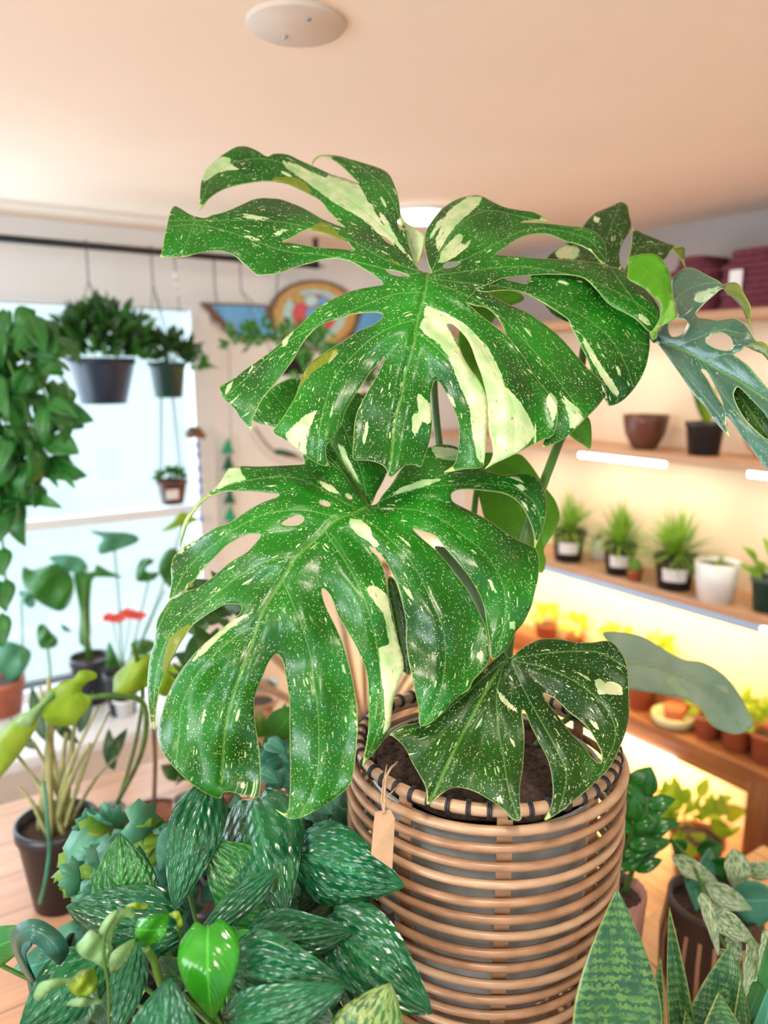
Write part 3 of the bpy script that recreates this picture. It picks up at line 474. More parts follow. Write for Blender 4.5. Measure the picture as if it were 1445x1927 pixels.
traced_leaf('leaf', monstera, M['mon_lit'], [(leafh, [], 0)], [[(890,560),(893,650),(898,780)]], [(960,556),(905,580),(888,650),(892,790)], [(870,650,1.05),(980,560,1.12),(900,780,1.05),(910,600,1.08)], label='leaf coloured bright as if backlit showing through the slits')
leafi = [(1060,800),(1085,780),(1110,790),(1112,842),(1097,836),(1076,822)]
traced_leaf('leaf', monstera, M['mon_lit'], [(leafi, [], 0)], [[(1070,800),(1105,835)]], [(1070,800),(1105,835)], [(1060,800,.98),(1110,790,1.0),(1110,840,.99)], arch=.003, label='small bright leaf tip below the topmost leaf')
leafj = q('D',(560,665),(600,655),(660,680),(720,740),(790,840),(850,960),(880,1080),(900,1200),(860,1250),(800,1150),(740,980),(660,800))
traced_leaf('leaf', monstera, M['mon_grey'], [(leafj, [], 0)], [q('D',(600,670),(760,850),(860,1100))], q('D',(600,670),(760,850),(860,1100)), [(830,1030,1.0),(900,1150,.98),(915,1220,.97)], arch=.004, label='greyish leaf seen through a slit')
leafk = q('D',(280,850),(310,840),(340,900),(390,1080),(400,1200),(420,1400),(380,1400),(340,1350),(310,1200),(290,1000))
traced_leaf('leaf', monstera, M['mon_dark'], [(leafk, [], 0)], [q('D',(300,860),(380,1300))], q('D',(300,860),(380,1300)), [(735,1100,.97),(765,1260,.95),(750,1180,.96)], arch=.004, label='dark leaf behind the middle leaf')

def stalk(pts, r, name='petiole', mat=None, parent=monstera):
    P = smooth_line([tuple(up(*p)) for p in pts], 6); rr = [r[0]+(r[1]-r[0])*i/(len(P)-1) for i in range(len(P))] if isinstance(r, tuple) else r
    return MB().tube(P, rr, 10).build(name, mat or M['petiole'], parent)
stalk([(1110,560,1.14),(1085,740,1.08),(1045,850,1.05),(1015,930,1.03),(990,1005,1.02),(970,1100,1.02),(955,1230,1.01),(945,1330,1.01),(935,1440,1.02)], (.0055,.0078))
stalk([(802,516,.934),(815,600,.99),(818,750,1.03),(835,900,1.04),(870,1100,1.04),(890,1300,1.03),(905,1440,1.03)], (.0035,.0075))
stalk([(693,952,.934),(705,1000,.98),(760,1100,1.02),(830,1250,1.03),(880,1430,1.03)], (.0035,.007))
stalk([(953,1236,.938),(948,1260,.97),(930,1350,1.02),(915,1440,1.03)], (.003,.006))
stalk([(1165,1300,1.22),(1130,1318,1.16),(1087,1342,1.10),(1030,1380,1.05),(988,1430,1.02),(960,1470,1.0)], (.003,.0055))
stalk([(1232,642,1.085),(1200,615,1.12),(1150,630,1.14),(1105,720,1.10),(1070,800,1.07),(1045,850,1.055)], (.003,.005))
stalk([(900,900,1.12),(890,1000,1.09),(895,1200,1.07),(910,1440,1.04)], (.004,.007))

# ------------------------------------------------------------------ rattan basket
BC = up(912, 1393, 1.0); RT = .1745; RR = .163
basket = thing('rattan_basket', 'round cane basket of stacked horizontal hoops with black-bound rim holding the monstera', 'basket', loc=tuple(BC))
def circ(r, z, n=96, wob=0, a0=0, a1=2*math.pi):
    full = abs(a1-a0-2*math.pi) < 1e-6
    return [(r*(1+wob*math.sin(3*a+z*90))*math.cos(a), r*(1+wob*math.sin(3*a+z*90))*math.sin(a), z+wob*.25*math.sin(2*a+z*200)) for a in [a0+(a1-a0)*k/(n if full else n-1) for k in range(n)]]
rim = MB().tube(circ(RR, 0), .0072, 10, closed=True).build('rim', M['rattan_light'], basket)
for k in range(46):
    a = 2*math.pi*(k+.4)/46; c = Vector((RR*math.cos(a), RR*math.sin(a), 0)); rd = Vector((math.cos(a), math.sin(a), 0)); tg = Vector((-math.sin(a), math.cos(a), 0))
    m = MB()
    for off in (-.0013, .0013):
        m.tube([tuple(c+tg*off+rd*math.cos(b)*.0082+Vector((0,0,1))*math.sin(b)*.0082) for b in [2*math.pi*i/12 for i in range(12)]], .0017, 6, closed=True)
    o = m.build('binding', M['binding'], rim)
NH = 23; zs = []; z = -.017
for i in range(NH): zs.append(z); z -= .0218
def rad(z): return RT-.028*max(0, -z-.12)/.38
hoop_m = None
for i, z in enumerate(zs):
    MB().tube(circ(rad(z)+random.uniform(-.0012,.0012), z, wob=.004), .0052 if i else .0058, 8, closed=True).build('hoop', M['rattan'] if i % 3 else M['rattan_light'], basket)
for k in range(9):
    a = math.radians(-124+40*k)   # towards the viewer first
    m = MB(); e = Vector((math.cos(a), math.sin(a), 0)); tg = Vector((-e.y, e.x, 0)); n = 14; vs_ = []
    for i in range(n+1):
        z = .002-.5*i/n; r = rad(z)-.0105
        for (dr, dt) in ((0,-.0085),(0.0035,-.0085),(.0035,.0085),(0,.0085)): vs_.append(e*(r+dr)+tg*dt+Vector((0,0,z)))
    fs_ = [(i*4+k2, i*4+(k2+1) % 4, (i+1)*4+(k2+1) % 4, (i+1)*4+k2) for i in range(n) for k2 in range(4)]+[(0,1,2,3),(n*4+3,n*4+2,n*4+1,n*4)]
    m.add(vs_, fs_); m.build('upright', M['rattan'], basket, smooth=False)
MB().lathe([(0.001,-.506),(.13,-.506),(.143,-.5),(.143,-.492),(.001,-.492)], n=48).build('base', M['rattan'], basket)
m = MB()   # thin pegs tying the hoops
for k in range(5):
    a = math.radians(-50+k*4.2)
    for i in range(2, 15): m.tube([(rad(zs[i])*math.cos(a+.01*i)*.985, rad(zs[i])*math.sin(a+.01*i)*.985, zs[i]), (rad(zs[i])*math.cos(a+.01*i+.03)*.985, rad(zs[i])*math.sin(a+.01*i+.03)*.985, zs[i+1])], .0011, 5)
m.build('peg', M['rattan_light'], basket)
# grey pot, soil
pz = -.030
MB().lathe([(.001,pz-.255),(.128,pz-.255),(.134,pz-.20),(.146,pz-.01),(.150,pz-.004),(.150,pz+.001),(.146,pz+.001),(.143,pz-.004),(.143,pz-.05)], tuple(BC), 64).build('pot', M['zinc'], monstera)
m = MB(); pr = [(r, pz+.002+.010*(1-(r/.142)**2)) for r in (.142,.12,.1,.08,.06,.04,.02,.001)]
m.lathe(pr, tuple(BC), 64, ripple=lambda a, z: .02*math.sin(9*a)); MB().tube([(BC[0]+.150*math.cos(a), BC[1]+.150*math.sin(a), BC[2]+pz) for a in [2*math.pi*i/64 for i in range(64)]], .0024, 8, closed=True).build('pot_rim', M['zincrim'], monstera); so = m.build('soil', M['soil'], monstera)
m = MB()
for i in range(650):
    a = random.uniform(0, 6.28); r = .14*math.sqrt(random.random()); s_ = random.uniform(.0015, .0042); x = BC[0]+r*math.cos(a); y = BC[1]+r*math.sin(a); z = BC[2]+pz+.010-.008*(r/.142)**2
    m.tube([(x, y, z), (x+s_*random.uniform(-2,2), y+s_*random.uniform(-2,2), z+s_*random.uniform(0,1.5))], s_*.6, 4)
o = m.build('bark_chips', M['soil'], monstera); o['kind'] = 'stuff'
# hang tag
tagp = thing('hang_tag', 'brown kraft card tag on thin twine tied to the basket rim', 'tag')
c = [up(*p) for p in ((712,1535,.835),(740,1542,.83),(736,1637,.825),(697,1606,.83))]
c = [up(x, y, d) for x, y, d in ((706,1528,.84),(735,1524,.838),(743,1540,.835),(738,1636,.82),(698,1608,.822),(703,1548,.836))]
tw = np.array([_F[0], _F[1], 0])*.0012; n = len(c)
MB().add(list(c)+[p+tw for p in c], [tuple(range(n))[::-1], tuple(range(n, 2*n))]+[(i, (i+1) % n, n+(i+1) % n, n+i) for i in range(n)]).build('card', M['kraft'], tagp, smooth=False)
MB().tube([up(*p) for p in ((728,1440,.88),(722,1470,.86),(718,1500,.85),(721,1531,.836))], .0010, 6).tube([up(*p) for p in ((748,1434,.885),(735,1446,.87),(726,1462,.86),(723,1500,.85),(723,1531,.836))], .0014, 6).tube([up(*p) for p in ((750,1478,.87),(728,1500,.85),(719,1520,.84))], .0009, 6).build('twine', M['rattan_light'], tagp)
# ------------------------------------------------------------------ room
CR['H'] = (0,1250,3.6125); CR['K'] = (0,850,3.6125); CR['L'] = (980,1350,3.1075); CR['N'] = (350,400,3.2111); CR['G7'] = (0,1600,3.6125); CR['G8'] = (350,1480,3.0104); CR['Z'] = (1150,1430,4.8983); CR['S'] = (0,580,4.3798)
ZC, YW, XW = 2.30, 3.15, 2.68
M['ceil'] = plain('ceiling_paint', (.86, .72, .60), .85, .02, 3)
M['wallw'] = plain('window_wall_paint', (.80, .79, .80), .85, .02, 3)
M['wallr'] = plain('shelf_wall_paint', (.84, .66, .48), .85, .02, 3)
M['sash'] = plain('white_window_paint', (.74, .76, .80), .4, .02)
M['floor'] = wood('floor_boards', (.62, .34, .20), (.46, .23, .12), 1, plank=.16)
struct(MB().box((-3.2,-2.5,-.05), (XW+.1,YW+.12,0)).build('floor', M['floor'], smooth=False))
struct(MB().box((-3.2,-2.5,ZC), (XW+.1,YW+.12,ZC+.08)).build('ceiling', M['ceil'], smooth=False))
struct(MB().box((XW,-2.5,0), (XW+.1,YW+.12,ZC)).build('wall_right', M['wallr'], smooth=False))
M['wall_shade'] = plain('painted_wall_shade', (.40,.34,.33), .85, .02, 3)
struct(MB().box((XW-.006,-2.5,1.975), (XW,YW,ZC)).build('shade_strip', M['wall_shade'], smooth=False))  # darker strip painted in for the unlit wall above the top shelf
wx0, wx1, wz0, wz1 = -1.3, 1.20, .52, 2.0
w = MB(); w.box((-3.2,YW,0), (wx0,YW+.12,ZC)).box((wx1,YW,0), (XW,YW+.12,ZC)).box((wx0,YW,0), (wx1,YW+.12,wz0)).box((wx0,YW,wz1), (wx1,YW+.12,ZC))
struct(w.build('wall_window', M['wallw'], smooth=False))
fr = MB(); zm = 1.165
for lo, hi in (((wx0,YW-.02,wz0-.04),(wx1+.05,YW+.08,wz0)), ((wx0,YW-.012,wz1),(wx1+.05,YW+.08,wz1+.035)), ((wx1-.02,YW-.015,wz0),(wx1+.06,YW+.08,wz1)), ((wx0,YW+.02,zm-.02),(wx1,YW+.06,zm+.02)), ((.02,YW+.02,wz0),(.06,YW+.06,wz1)), ((wx0,YW-.01,wz0),(wx0+.05,YW+.08,wz1))): fr.box(lo, hi)
win = struct(fr.build('window_1', M['sash'], smooth=False))
g = NT('window_glass'); gm = g.n.new('ShaderNodeMixShader'); tr = g.n.new('ShaderNodeBsdfTransparent'); tr.inputs[0].default_value = (.93,.98,1,1); gl = g.n.new('ShaderNodeBsdfGlossy'); gl.inputs['Roughness'].default_value = .02
gm.inputs[0].default_value = .06; g.l.new(tr.outputs[0], gm.inputs[1]); g.l.new(gl.outputs[0], gm.inputs[2]); g.l.new(gm.outputs[0], g.out.inputs[0]); g.noise(g.obj(), 4)
MB().box((wx0,YW+.036,wz0),(wx1,YW+.042,wz1)).build('pane', g.m, win, smooth=False)
struct(MB().box((wx0-.05,YW-.10,wz0-.07),(wx1+.1,YW,wz0-.04)).build('trim_1', M['sash'], smooth=False))
# ceiling fittings
def disc(name, c, r, label, cat, mats, lampy=False):
    t = thing(name, label, cat, loc=c)
    if lampy:
        MB().lathe([(r*1.12,0),(r*1.14,-.008),(r*1.02,-.014),(r,-.012)], n=48).build('trim_ring', M['white'], t)
        MB().lathe([(r*1.01,-.011),(r*.93,-.026),(r*.6,-.034),(.001,-.036)], n=48).build('diffuser', mats, t)
    else:
        MB().lathe([(r,0),(r,-.005),(r*.97,-.008),(.001,-.0085)], n=48).build('plate', mats, t)
        for s_ in (-1, 1): MB().lathe([(.0045,-.008),(.0045,-.0105),(.001,-.011)], (0,s_*r*.5,0), 12).build('screw', M['zinc'], t)
    return t
M['plate'] = plain('blank_plate', (.62, .52, .45), .6, .03)
disc('ceiling_cover_plate', tuple(onZ(557,42,ZC)), .079, 'round blank cover plate with two screws on the ceiling', 'cover plate', M['plate'])
M['lamp'] = emit('lamp_diffuser', (1, .97, .92), 14)
lp = onZ(795,398,ZC); disc('ceiling_lamp', tuple(lp), .098, 'round glowing ceiling lamp behind the topmost leaf', 'lamp', M['lamp'], True)
def spot(loc, p, s_=.2, col=(1,.87,.72)):
    l = bpy.data.lights.new('disk_lamp_light', 'AREA'); l.shape = 'DISK'; l.size = s_; l.energy = p; l.color = col
    o = bpy.data.objects.new('disk_lamp_light', l); S.collection.objects.link(o); o.location = loc; return o
spot((lp[0], lp[1], ZC-.03), 8); spot((.2,.1,ZC-.03), 9); spot((-.9,1.4,ZC-.03), 10); spot((-.6,-.9,ZC-.03), 11)

# ------------------------------------------------------------------ generic foliage
def prof(shape, t):
    if shape == 'ovate': return max(0, math.sin(math.pi*min(1, (t*.93+.07))**.62))**.8*(1 if t > .0 else .3)
    if shape == 'lance': return max(0, math.sin(math.pi*t**.8))**.9
    if shape == 'sword': return min(1, 1.0-.25*abs(t-.35))*(1-max(0, (t-.45)/.55)**1.7)
    if shape == 'strap': return min(1, t*8, (1-t)*4)
def blade(m, P0, P1, w, shape='ovate', nrm=None, bend=.1, fold=.15, nu=12, nv=3, heart=0, twist=0, wave=0, mi=0):
    P0, P1 = V(P0), V(P1); ax = P1-P0; L = ax.length
    if L < 1e-5: return
    t_ = ax/L; n = V(nrm) if nrm is not None else V(-_F); n = n-t_*n.dot(t_)
    if n.length < 1e-3: n = t_.orthogonal()
    n.normalize(); s = t_.cross(n); vs_, uv_ = [], []
    for i in range(nu+1):
        t = i/nu; c = P0+ax*t+n*(bend*L*4*t*(1-t)); h = w/2*prof(shape, t)
        an = twist*t; ss = s*math.cos(an)+n*math.sin(an); nn = n*math.cos(an)-s*math.sin(an)
        if heart: h = max(h, w*.30*max(0, 1-t*4)) 
        for j in range(-nv, nv+1):
            v = j/nv; p = c+ss*h*v+nn*(fold*h*abs(v)**1.2)+nn*wave*h*math.sin(t*17+v*3)
            if heart: p -= t_*(heart*w*abs(v)*math.sin(math.pi*abs(v))*max(0, 1-t*2.5))
            vs_.append(p); uv_.append((t, v*.5+.5))
    k = 2*nv+1
    m.add(vs_, [(i*k+j, (i+1)*k+j, (i+1)*k+j+1, i*k+j+1) for i in range(nu) for j in range(2*nv)], uv_, mi)
def thicken(o, th=.0006):
    s_ = o.modifiers.new('thickness', 'SOLIDIFY'); s_.thickness = th; s_.offset = 0; return o
def pxblade(name, parent, mat, a, b, wpx, thick=.0007, label=None, **k):
    P0, P1 = up(*a), up(*b); m = MB(); blade(m, P0, P1, wpx*(a[2]+b[2])/2/FPX, **k); o = thicken(m.build(name, mat, parent), thick)
    if label: o['label'] = label
    return o
def rnd(a, b): return random.uniform(a, b)
def bush(c, R, n, L, w, mat, parent, shape='ovate', name='foliage', outdir=.7, seed=1, upb=.3, bend=.12, heart=0, nu=5, nv=2):
    random.seed(seed); m = MB()
    for i in range(n):
        th = rnd(0, 6.283); ph = math.acos(rnd(-.35, 1)); r = rnd(.25, 1)**.6
        d = Vector((math.sin(ph)*math.cos(th), math.sin(ph)*math.sin(th), math.cos(ph)))
        p = V(c)+Vector((d.x*R[0], d.y*R[1], d.z*R[2]))*r; l = L*rnd(.6, 1.15)
        q_ = p+(d*outdir+Vector((rnd(-.5,.5), rnd(-.5,.5), rnd(-.5,.5)+upb))).normalized()*l
        blade(m, p, q_, w*rnd(.7, 1.2), shape, nrm=(rnd(-1,1), rnd(-1.4,.3), rnd(-.2,1)), bend=bend, fold=rnd(0,.3), nu=nu, nv=nv, heart=heart)
    return m.build(name, mat, parent)
def tuft(c, n, L, w, mat, parent, spread=.8, seed=1, name='foliage', droop=.4):
    random.seed(seed); m = MB()
    for i in range(n):
        th = rnd(0, 6.283); tilt = rnd(.05, spread); l = L*rnd(.5, 1.1); d = Vector((math.cos(th)*math.sin(tilt), math.sin(th)*math.sin(tilt), math.cos(tilt)))
        p = V(c)+Vector((math.cos(th), math.sin(th), 0))*rnd(0, .012); k = 6; prev = p
        side = Vector((-math.sin(th), math.cos(th), 0)); vs_ = []; uv_ = []
        for i_ in range(k+1):
            t = i_/k; pt = p+d*l*t+Vector((0,0,-1))*droop*l*t*t*math.sin(tilt)*.9; h = w/2*(1-t)**.6*(1+.6*math.sin(t*30))
            vs_ += [pt-side*h, pt+side*h]; uv_ += [(t,0), (t,1)]
        m.add(vs_, [(2*i_, 2*i_+1, 2*i_+3, 2*i_+2) for i_ in range(k)], uv_)
    return m.build(name, mat, parent)
def pot(parent, c, rt, rb, h, mat, lip=.004, rim=True, name='pot', n=40, soil=True, ripple=None, profile=None):
    """c = centre of the base"""
    p = profile or [(rb,0),(rt,h)]
    pr = [(.001,0)]+p
    if rim: pr = pr[:-1]+[(rt-.001,h*.86),(rt+lip,h*.87),(rt+lip,h)]
    pr += [(rt-.003,h),(rt-.006,h*.82)]
    MB().lathe(pr, tuple(c), n, ripple=ripple).build(name, mat, parent)
    if soil: MB().lathe([(rt-.004,h*.86),(rt*.5,h*.89),(.001,h*.9)], tuple(c), 24).build('soil', M['soil'], parent)
def leafy(name, a, b, rough=.4, trans=.25): return leaf_mat(name, a, b, 'plain', rough, trans, 0)
M['lfgreen'] = leaf_mat('leaf_green', (.010,.105,.012), (.028,.20,.025), rough=.35)
M['lfdark'] = leaf_mat('leaf_dark_green', (.010,.050,.012), (.02,.09,.015), rough=.35, trans=.12)
M['lfyel'] = leaf_mat('leaf_lime', (.25,.42,.02), (.42,.55,.04), rough=.45, trans=.4)
M['lfglow'] = leaf_mat('leaf_yellow_lit', (.35,.48,.03), (.55,.62,.05), rough=.5, trans=.4)  # yellow of the tube lights mixed into the leaf colour
M['lffern'] = leaf_mat('fern_green', (.13,.30,.03), (.26,.44,.06), rough=.5, trans=.4)
M['lfteal'] = leaf_mat('leaf_blue_green', (.03,.20,.13), (.07,.30,.20), rough=.4, trans=.2)
M['silver'] = leaf_mat('silver_mottled_leaf', (.003,.065,.024), (.006,.125,.036), 'silver', rough=.20, trans=.05, mark=(.07,.25,.15))
M['silverl'] = leaf_mat('silver_mottled_young_leaf', (.010,.12,.02), (.02,.20,.02), 'silver', rough=.3, trans=.15, mark=(.20,.42,.20))
M['gloss'] = leaf_mat('glossy_new_leaf', (.02,.22,.012), (.05,.36,.02), rough=.15, trans=.25)
M['snake'] = leaf_mat('banded_sword_leaf', (.008,.06,.025), (.018,.10,.03), 'snake', rough=.35, trans=.05, vein=0, mark=(.095,.20,.045))
M['varg'] = leaf_mat('cream_marbled_leaf', (.06,.22,.07), (.12,.32,.12), 'splash', rough=.4, mark=(.62,.68,.48))
M['vargw'] = leaf_mat('white_leaf', (.50,.62,.44), (.66,.72,.55), 'splash', rough=.4, mark=(.14,.32,.10))
M['snl'] = leafy('lime_sheet', (.28,.46,.03), (.40,.54,.05), trans=.45)
M['sng'] = leafy('green_sheet', (.02,.13,.015), (.04,.22,.03)); M['snp'] = leafy('pale_sheet', (.22,.46,.20), (.34,.55,.24), trans=.35); M['snt'] = leafy('bluegreen_sheet', (.06,.26,.18), (.10,.34,.22))
def sheet(name, parent, mat, poly, d, dd=0.0, curve=.03, step=14, label=None, th=.0008):
    """one cut-out leaf blade, curved in depth"""
    P = np.array(poly, float); c = P.mean(0); r = np.hypot(*(P-c).T).max()
    lp_ = [tuple(p) for p in smooth_line(P, 3, True)]; st = max(4, r/6); g = [(x, y) for x in np.arange(c[0]-r, c[0]+r, st) for y in np.arange(c[1]-r, c[1]+r, st)]
    g = np.array(g); ok = inside(g, lp_); ds = segd(g, lp_+[lp_[0]])[0]; g = g[ok & (ds > st*.4)]
    pts = lp_+[tuple(x) for x in g]; n = len(lp_)
    vv, _, ff, _, _, _ = delaunay_2d_cdt([Vector((float(a), float(b))) for a, b in pts], [(i, (i+1) % n) for i in range(n)], [], 0, 1e-4)
    Q = np.array([(v.x, v.y) for v in vv]); T = [t for t in ff if inside(Q[list(t)].mean(0)[None], lp_)[0]]
    rr = (Q-c)/r; dep = d+dd*rr[:,0]+curve*(rr**2).sum(1)+.25*curve*np.sin(rr[:,0]*6+rr[:,1]*4)
    vs_ = [up(x, y, z) for (x, y), z in zip(Q, dep)]
    m = MB(); m.add(vs_, [tuple(t) for t in T], [(.5+.5*a, .5+.5*b) for a, b in rr]); o = thicken(m.build(name, mat, parent), th)
    if label: o['label'] = label
    return o
def pxtube(name, parent, mat, pts, r, n=6): return MB().tube(smooth_line([tuple(up(*p)) for p in pts], 5), r, n).build(name, mat, parent)

# ------------------------------------------------------------------ window wall: rail and hanging plants
YR = 2.95; zr = 2.19
rail = thing('hanging_rail', 'long black iron rail under the ceiling that the pots hang from', 'rail', loc=(0,YR,zr))
MB().tube([(-1.6,YR,zr),(1.68,YR,zr)], .013, 12).build('bar', M['metal']).parent = rail
rail.location = (0,0,0)
for x in (-.7, 1.665): MB().tube([(x,YR,zr),(x,YR,ZC)], .011, 10).build('bracket', M['metal'], rail)
MB().lathe([(.001,0),(.019,.004),(.019,.012),(.001,.016)], (1.69,YR,zr-.008), 16).build('end_cap', M['zinc'], rail)
def hangpot(name, label, cat, cx, ytop, ybot, wt, wb, d, mat, group=None):
    t = thing(name, label, cat, group); T = up(cx, ytop, d); B = up(cx, ybot, d); h = (ybot-ytop)*d/FPX*1.02
    c = (T[0], T[1], T[2]-h); pot(t, c, wt/2*d/FPX, wb/2*d/FPX, h, mat); return t, c, h
def hangers(t, c, h, rt, top, n=3, r=.0016, mat=None):
    m = MB(); apex = V(top)-Vector((0,0,.12))
    for k in range(n):
        a = 2*math.pi*k/n+.5; m.tube([(c[0]+rt*math.cos(a), c[1]+rt*math.sin(a), c[2]+h), tuple(apex)], r, 5)
    m.tube([tuple(apex), tuple(V(top)+Vector((0,0,.012)))], r*1.6, 6).tube([(top[0], top[1]-.018, top[2]), (top[0], top[1], top[2]+.018), (top[0], top[1]+.018, top[2])], r*1.8, 6)
    m.build('hanger', mat or M['wire'], t)
t, c, h = hangpot('hanging_planter', 'wide dark blue plastic bowl of leafy greenery hanging from the rail', 'hanging plant', 189, 674, 757, 122, 86, 2.72, M['navy'])
hangers(t, c, h, .112, (c[0], YR, zr)); bush((c[0],c[1],c[2]+h+.05), (.16,.14,.13), 330, .065, .034, M['lfdark'], t, seed=3, nu=4, nv=1, name='foliage'); bush((c[0]+.02,c[1]-.02,c[2]+h+.04), (.17,.14,.14), 200, .06, .03, M['lfgreen'], t, seed=4, nu=4, nv=1, name='young_foliage')
t, c, h = hangpot('hanging_planter', 'green plastic pot of bushy foliage hanging right of the wide blue bowl', 'hanging plant', 313, 682, 746, 68, 52, 2.84, M['gpot'])
hangers(t, c, h, .062, (c[0], YR, zr)); bush((c[0]+.01,c[1],c[2]+h+.03), (.11,.09,.08), 170, .05, .028, M['lfdark'], t, seed=5, nu=4, nv=1); bush((c[0]+.07,c[1],c[2]+h-.01), (.09,.07,.07), 50, .045, .026, M['lfgreen'], t, seed=6, nu=4, nv=1, name='trailing_stems')
t, c2, h2 = hangpot('hanging_planter', 'small dark pot with white label hanging lowest beneath the green pot', 'hanging plant', 322, 903, 947, 58, 42, 2.84, M['bowl'])
m = MB()
for k in range(4):
    a = k*1.57+.6; m.tube([(c2[0]+.052*math.cos(a), c2[1]+.052*math.sin(a), c2[2]+h2), (c2[0]+.028*math.cos(a), c2[1]+.028*math.sin(a), c2[2]+.40)], .0018, 5)
m.build('hanger', M['wire'], t); bush((c2[0],c2[1],c2[2]+h2+.01), (.055,.05,.025), 50, .03, .02, M['lfgreen'], t, seed=8, nu=4, nv=1)
MB().box((c2[0]-.040,c2[1]-.062,c2[2]+.025),(c2[0]+.005,c2[1]-.058,c2[2]+.06)).build('label', M['label'], t, smooth=False)
t = thing('trailing_plant', 'small-leaved trailing plant spreading below the winged wall panel', 'hanging plant')
cc = up(545,660,2.85); pot(t, (cc[0],cc[1],cc[2]-.09), .07,.055,.09, M['black']); hangers(t, (cc[0],cc[1],cc[2]-.09), .09, .07, (cc[0]-.03,YR,zr))
bush((cc[0]-.03,cc[1],cc[2]+.03), (.24,.10,.07), 150, .04, .026, M['lfgreen'], t, seed=9, nu=4, nv=1); bush((cc[0]+.07,cc[1]-.1,cc[2]-.10), (.12,.10,.16), 80, .05, .03, M['lfgreen'], t, seed=10, nu=4, nv=1, name='trailing_stems'); bush((cc[0]+.42,cc[1]-.1,cc[2]-.16), (.18,.10,.28), 110, .06, .035, M['lfdark'], t, seed=12, nu=4, nv=1, name='trailing_stems')
t = thing('bead_chain', 'thin chain with white beads hanging beside the green pot', 'chain')
m = MB(); a = onY(328,490,YR); b = onY(338,590,YR); m.tube([(a[0],a[1],zr), tuple(b)], .002, 5); m.build('cord', M['wire'], t)
for k in range(3): MB().lathe([(.001,-.012),(.010,0),(.001,.012)], tuple(onY(331+k*3,518+k*17,YR)), 10).build('bead', M['white'], t)
for nm, x0, y0, x1, y1, lb in (('hanging_hook', 402,485,410,590,'long grey wire hanging from the rail near the wing tip'), ('hanging_hook', 526,490,520,580,'short green wire hanging from the rail left of its end')):
    o = MB().tube([tuple(onY(x0,y0,YR)), tuple(onY((x0+x1)/2-2,(y0+y1)/2,YR)), tuple(onY(x1,y1,YR))], .003, 6).build(nm, M['wire']); tag(o, lb, 'hook')

# big pothos on the left
t = thing('trailing_pothos', 'big glossy heart-leaved pothos hanging at the left edge before the window', 'hanging plant')
cc = up(-70, 640, 2.0); pot(t, (cc[0],cc[1],cc[2]-.14), .10,.075,.14, M['terra']); hangers(t, (cc[0],cc[1],cc[2]-.14), .14, .10, (cc[0],cc[1],ZC-.012))
random.seed(21); m = MB(); st = MB()
for vx, vy in ((-20,960),(30,980),(70,900),(110,850),(10,1150),(125,780)):
    st.tube(smooth_line([tuple(cc+np.array([0,0,.0])), tuple(up((vx-70)/2,650,1.95)), tuple(up(vx,vy-60,1.93)), tuple(up(vx,vy,1.95))], 5), .003, 5)
k = 0
while k < 105:
    x, y = rnd(-70,140), rnd(585,960)
    lim = 105 if y < 640 else (88 if y < 700 else (118 if y < 860 else 118-(y-860)*.75))
    if x > lim: continue
    d = rnd(1.86, 2.08); L = rnd(50, 92); a = rnd(-1.3, 1.3)+math.pi/2*.9; k += 1
    P0 = up(x, y, d); P1 = up(x+L*math.cos(a)*.8, y+L*math.sin(a), d+rnd(-.05,.03))
    blade(m, P0, P1, rnd(34, 66)*d/FPX, 'ovate', nrm=(rnd(-1.3,1.0), -1, rnd(-.6,1.1)), bend=rnd(.0,.25), fold=rnd(-.2,.4), nu=7, nv=2, heart=.25)
thicken(m.build('foliage', M['lfgreen'], t), .0008)
st.build('stem', M['petiole'], t)
for x, y, a, L, w in ((95,755,.55,62,34),(60,935,.35,62,26),(95,895,1.0,28,12),(118,890,.9,40,14),(100,830,.45,55,52),(60,600,1.2,70,45),(85,690,.4,40,36),(0,970,1.7,55,48),(0,1035,1.5,50,42),(5,1095,1.5,55,44),(-5,1160,1.4,60,46)):
    pxblade('leaf', t, M['lfgreen'], (x,y,1.9), (x+L*math.cos(a), y+L*math.sin(a), 1.88), w, nrm=(-.2,-1,.3), heart=.2, bend=.1)

# winged wall panel
wp = thing('winged_wall_panel', 'wooden wall panel shaped like spread blue wings around painted rings', 'wall art')
def plate(name, mat, poly, y0, th=.02, parent=wp):
    P = [onY(x, y, y0) for x, y in poly]; n = len(P); vs_ = [tuple(p) for p in P]+[(p[0], p[1]+th, p[2]) for p in P]
    a2 = sum(P[i][0]*P[(i+1) % n][2]-P[(i+1) % n][0]*P[i][2] for i in range(n)); idx = list(range(n))
    return MB().add(vs_, [tuple(idx), tuple(n+i for i in idx[::-1])]+[(i, n+i, n+(i+1) % n, (i+1) % n) for i in idx]).build(name, mat, parent, smooth=False)
M['abrown'] = plain('burnt_wood', (.20, .105, .06), .7); M['ablue'] = wood('blue_stained_wood', (.13,.42,.80), (.10,.34,.68), 2); M['agold'] = plain('ochre_paint', (.62,.38,.12), .6); M['acyan'] = plain('pale_cyan_paint', (.48,.70,.72), .6); M['ared'] = plain('rose_red_paint', (.62,.09,.11), .6)
lw = q('N',(90,542),(300,548),(480,555),(500,600),(530,700),(570,765),(440,762),(380,755),(310,745),(270,715),(235,705),(215,668),(180,655),(165,620),(130,590))
li = q('N',(150,560),(300,562),(470,570),(490,630),(515,700),(540,740),(400,742),(330,735),(300,700),(250,670),(200,610))
plate('wing', M['abrown'], lw, YW-.03); plate('wing_inlay', M['ablue'], li, YW-.036)
mir = lambda P_: [(2*592-x, y+(592-x)*.0-4) for x, y in P_]
plate('wing', M['abrown'], mir(lw), YW-.03); plate('wing_inlay', M['ablue'], mir(li), YW-.036)
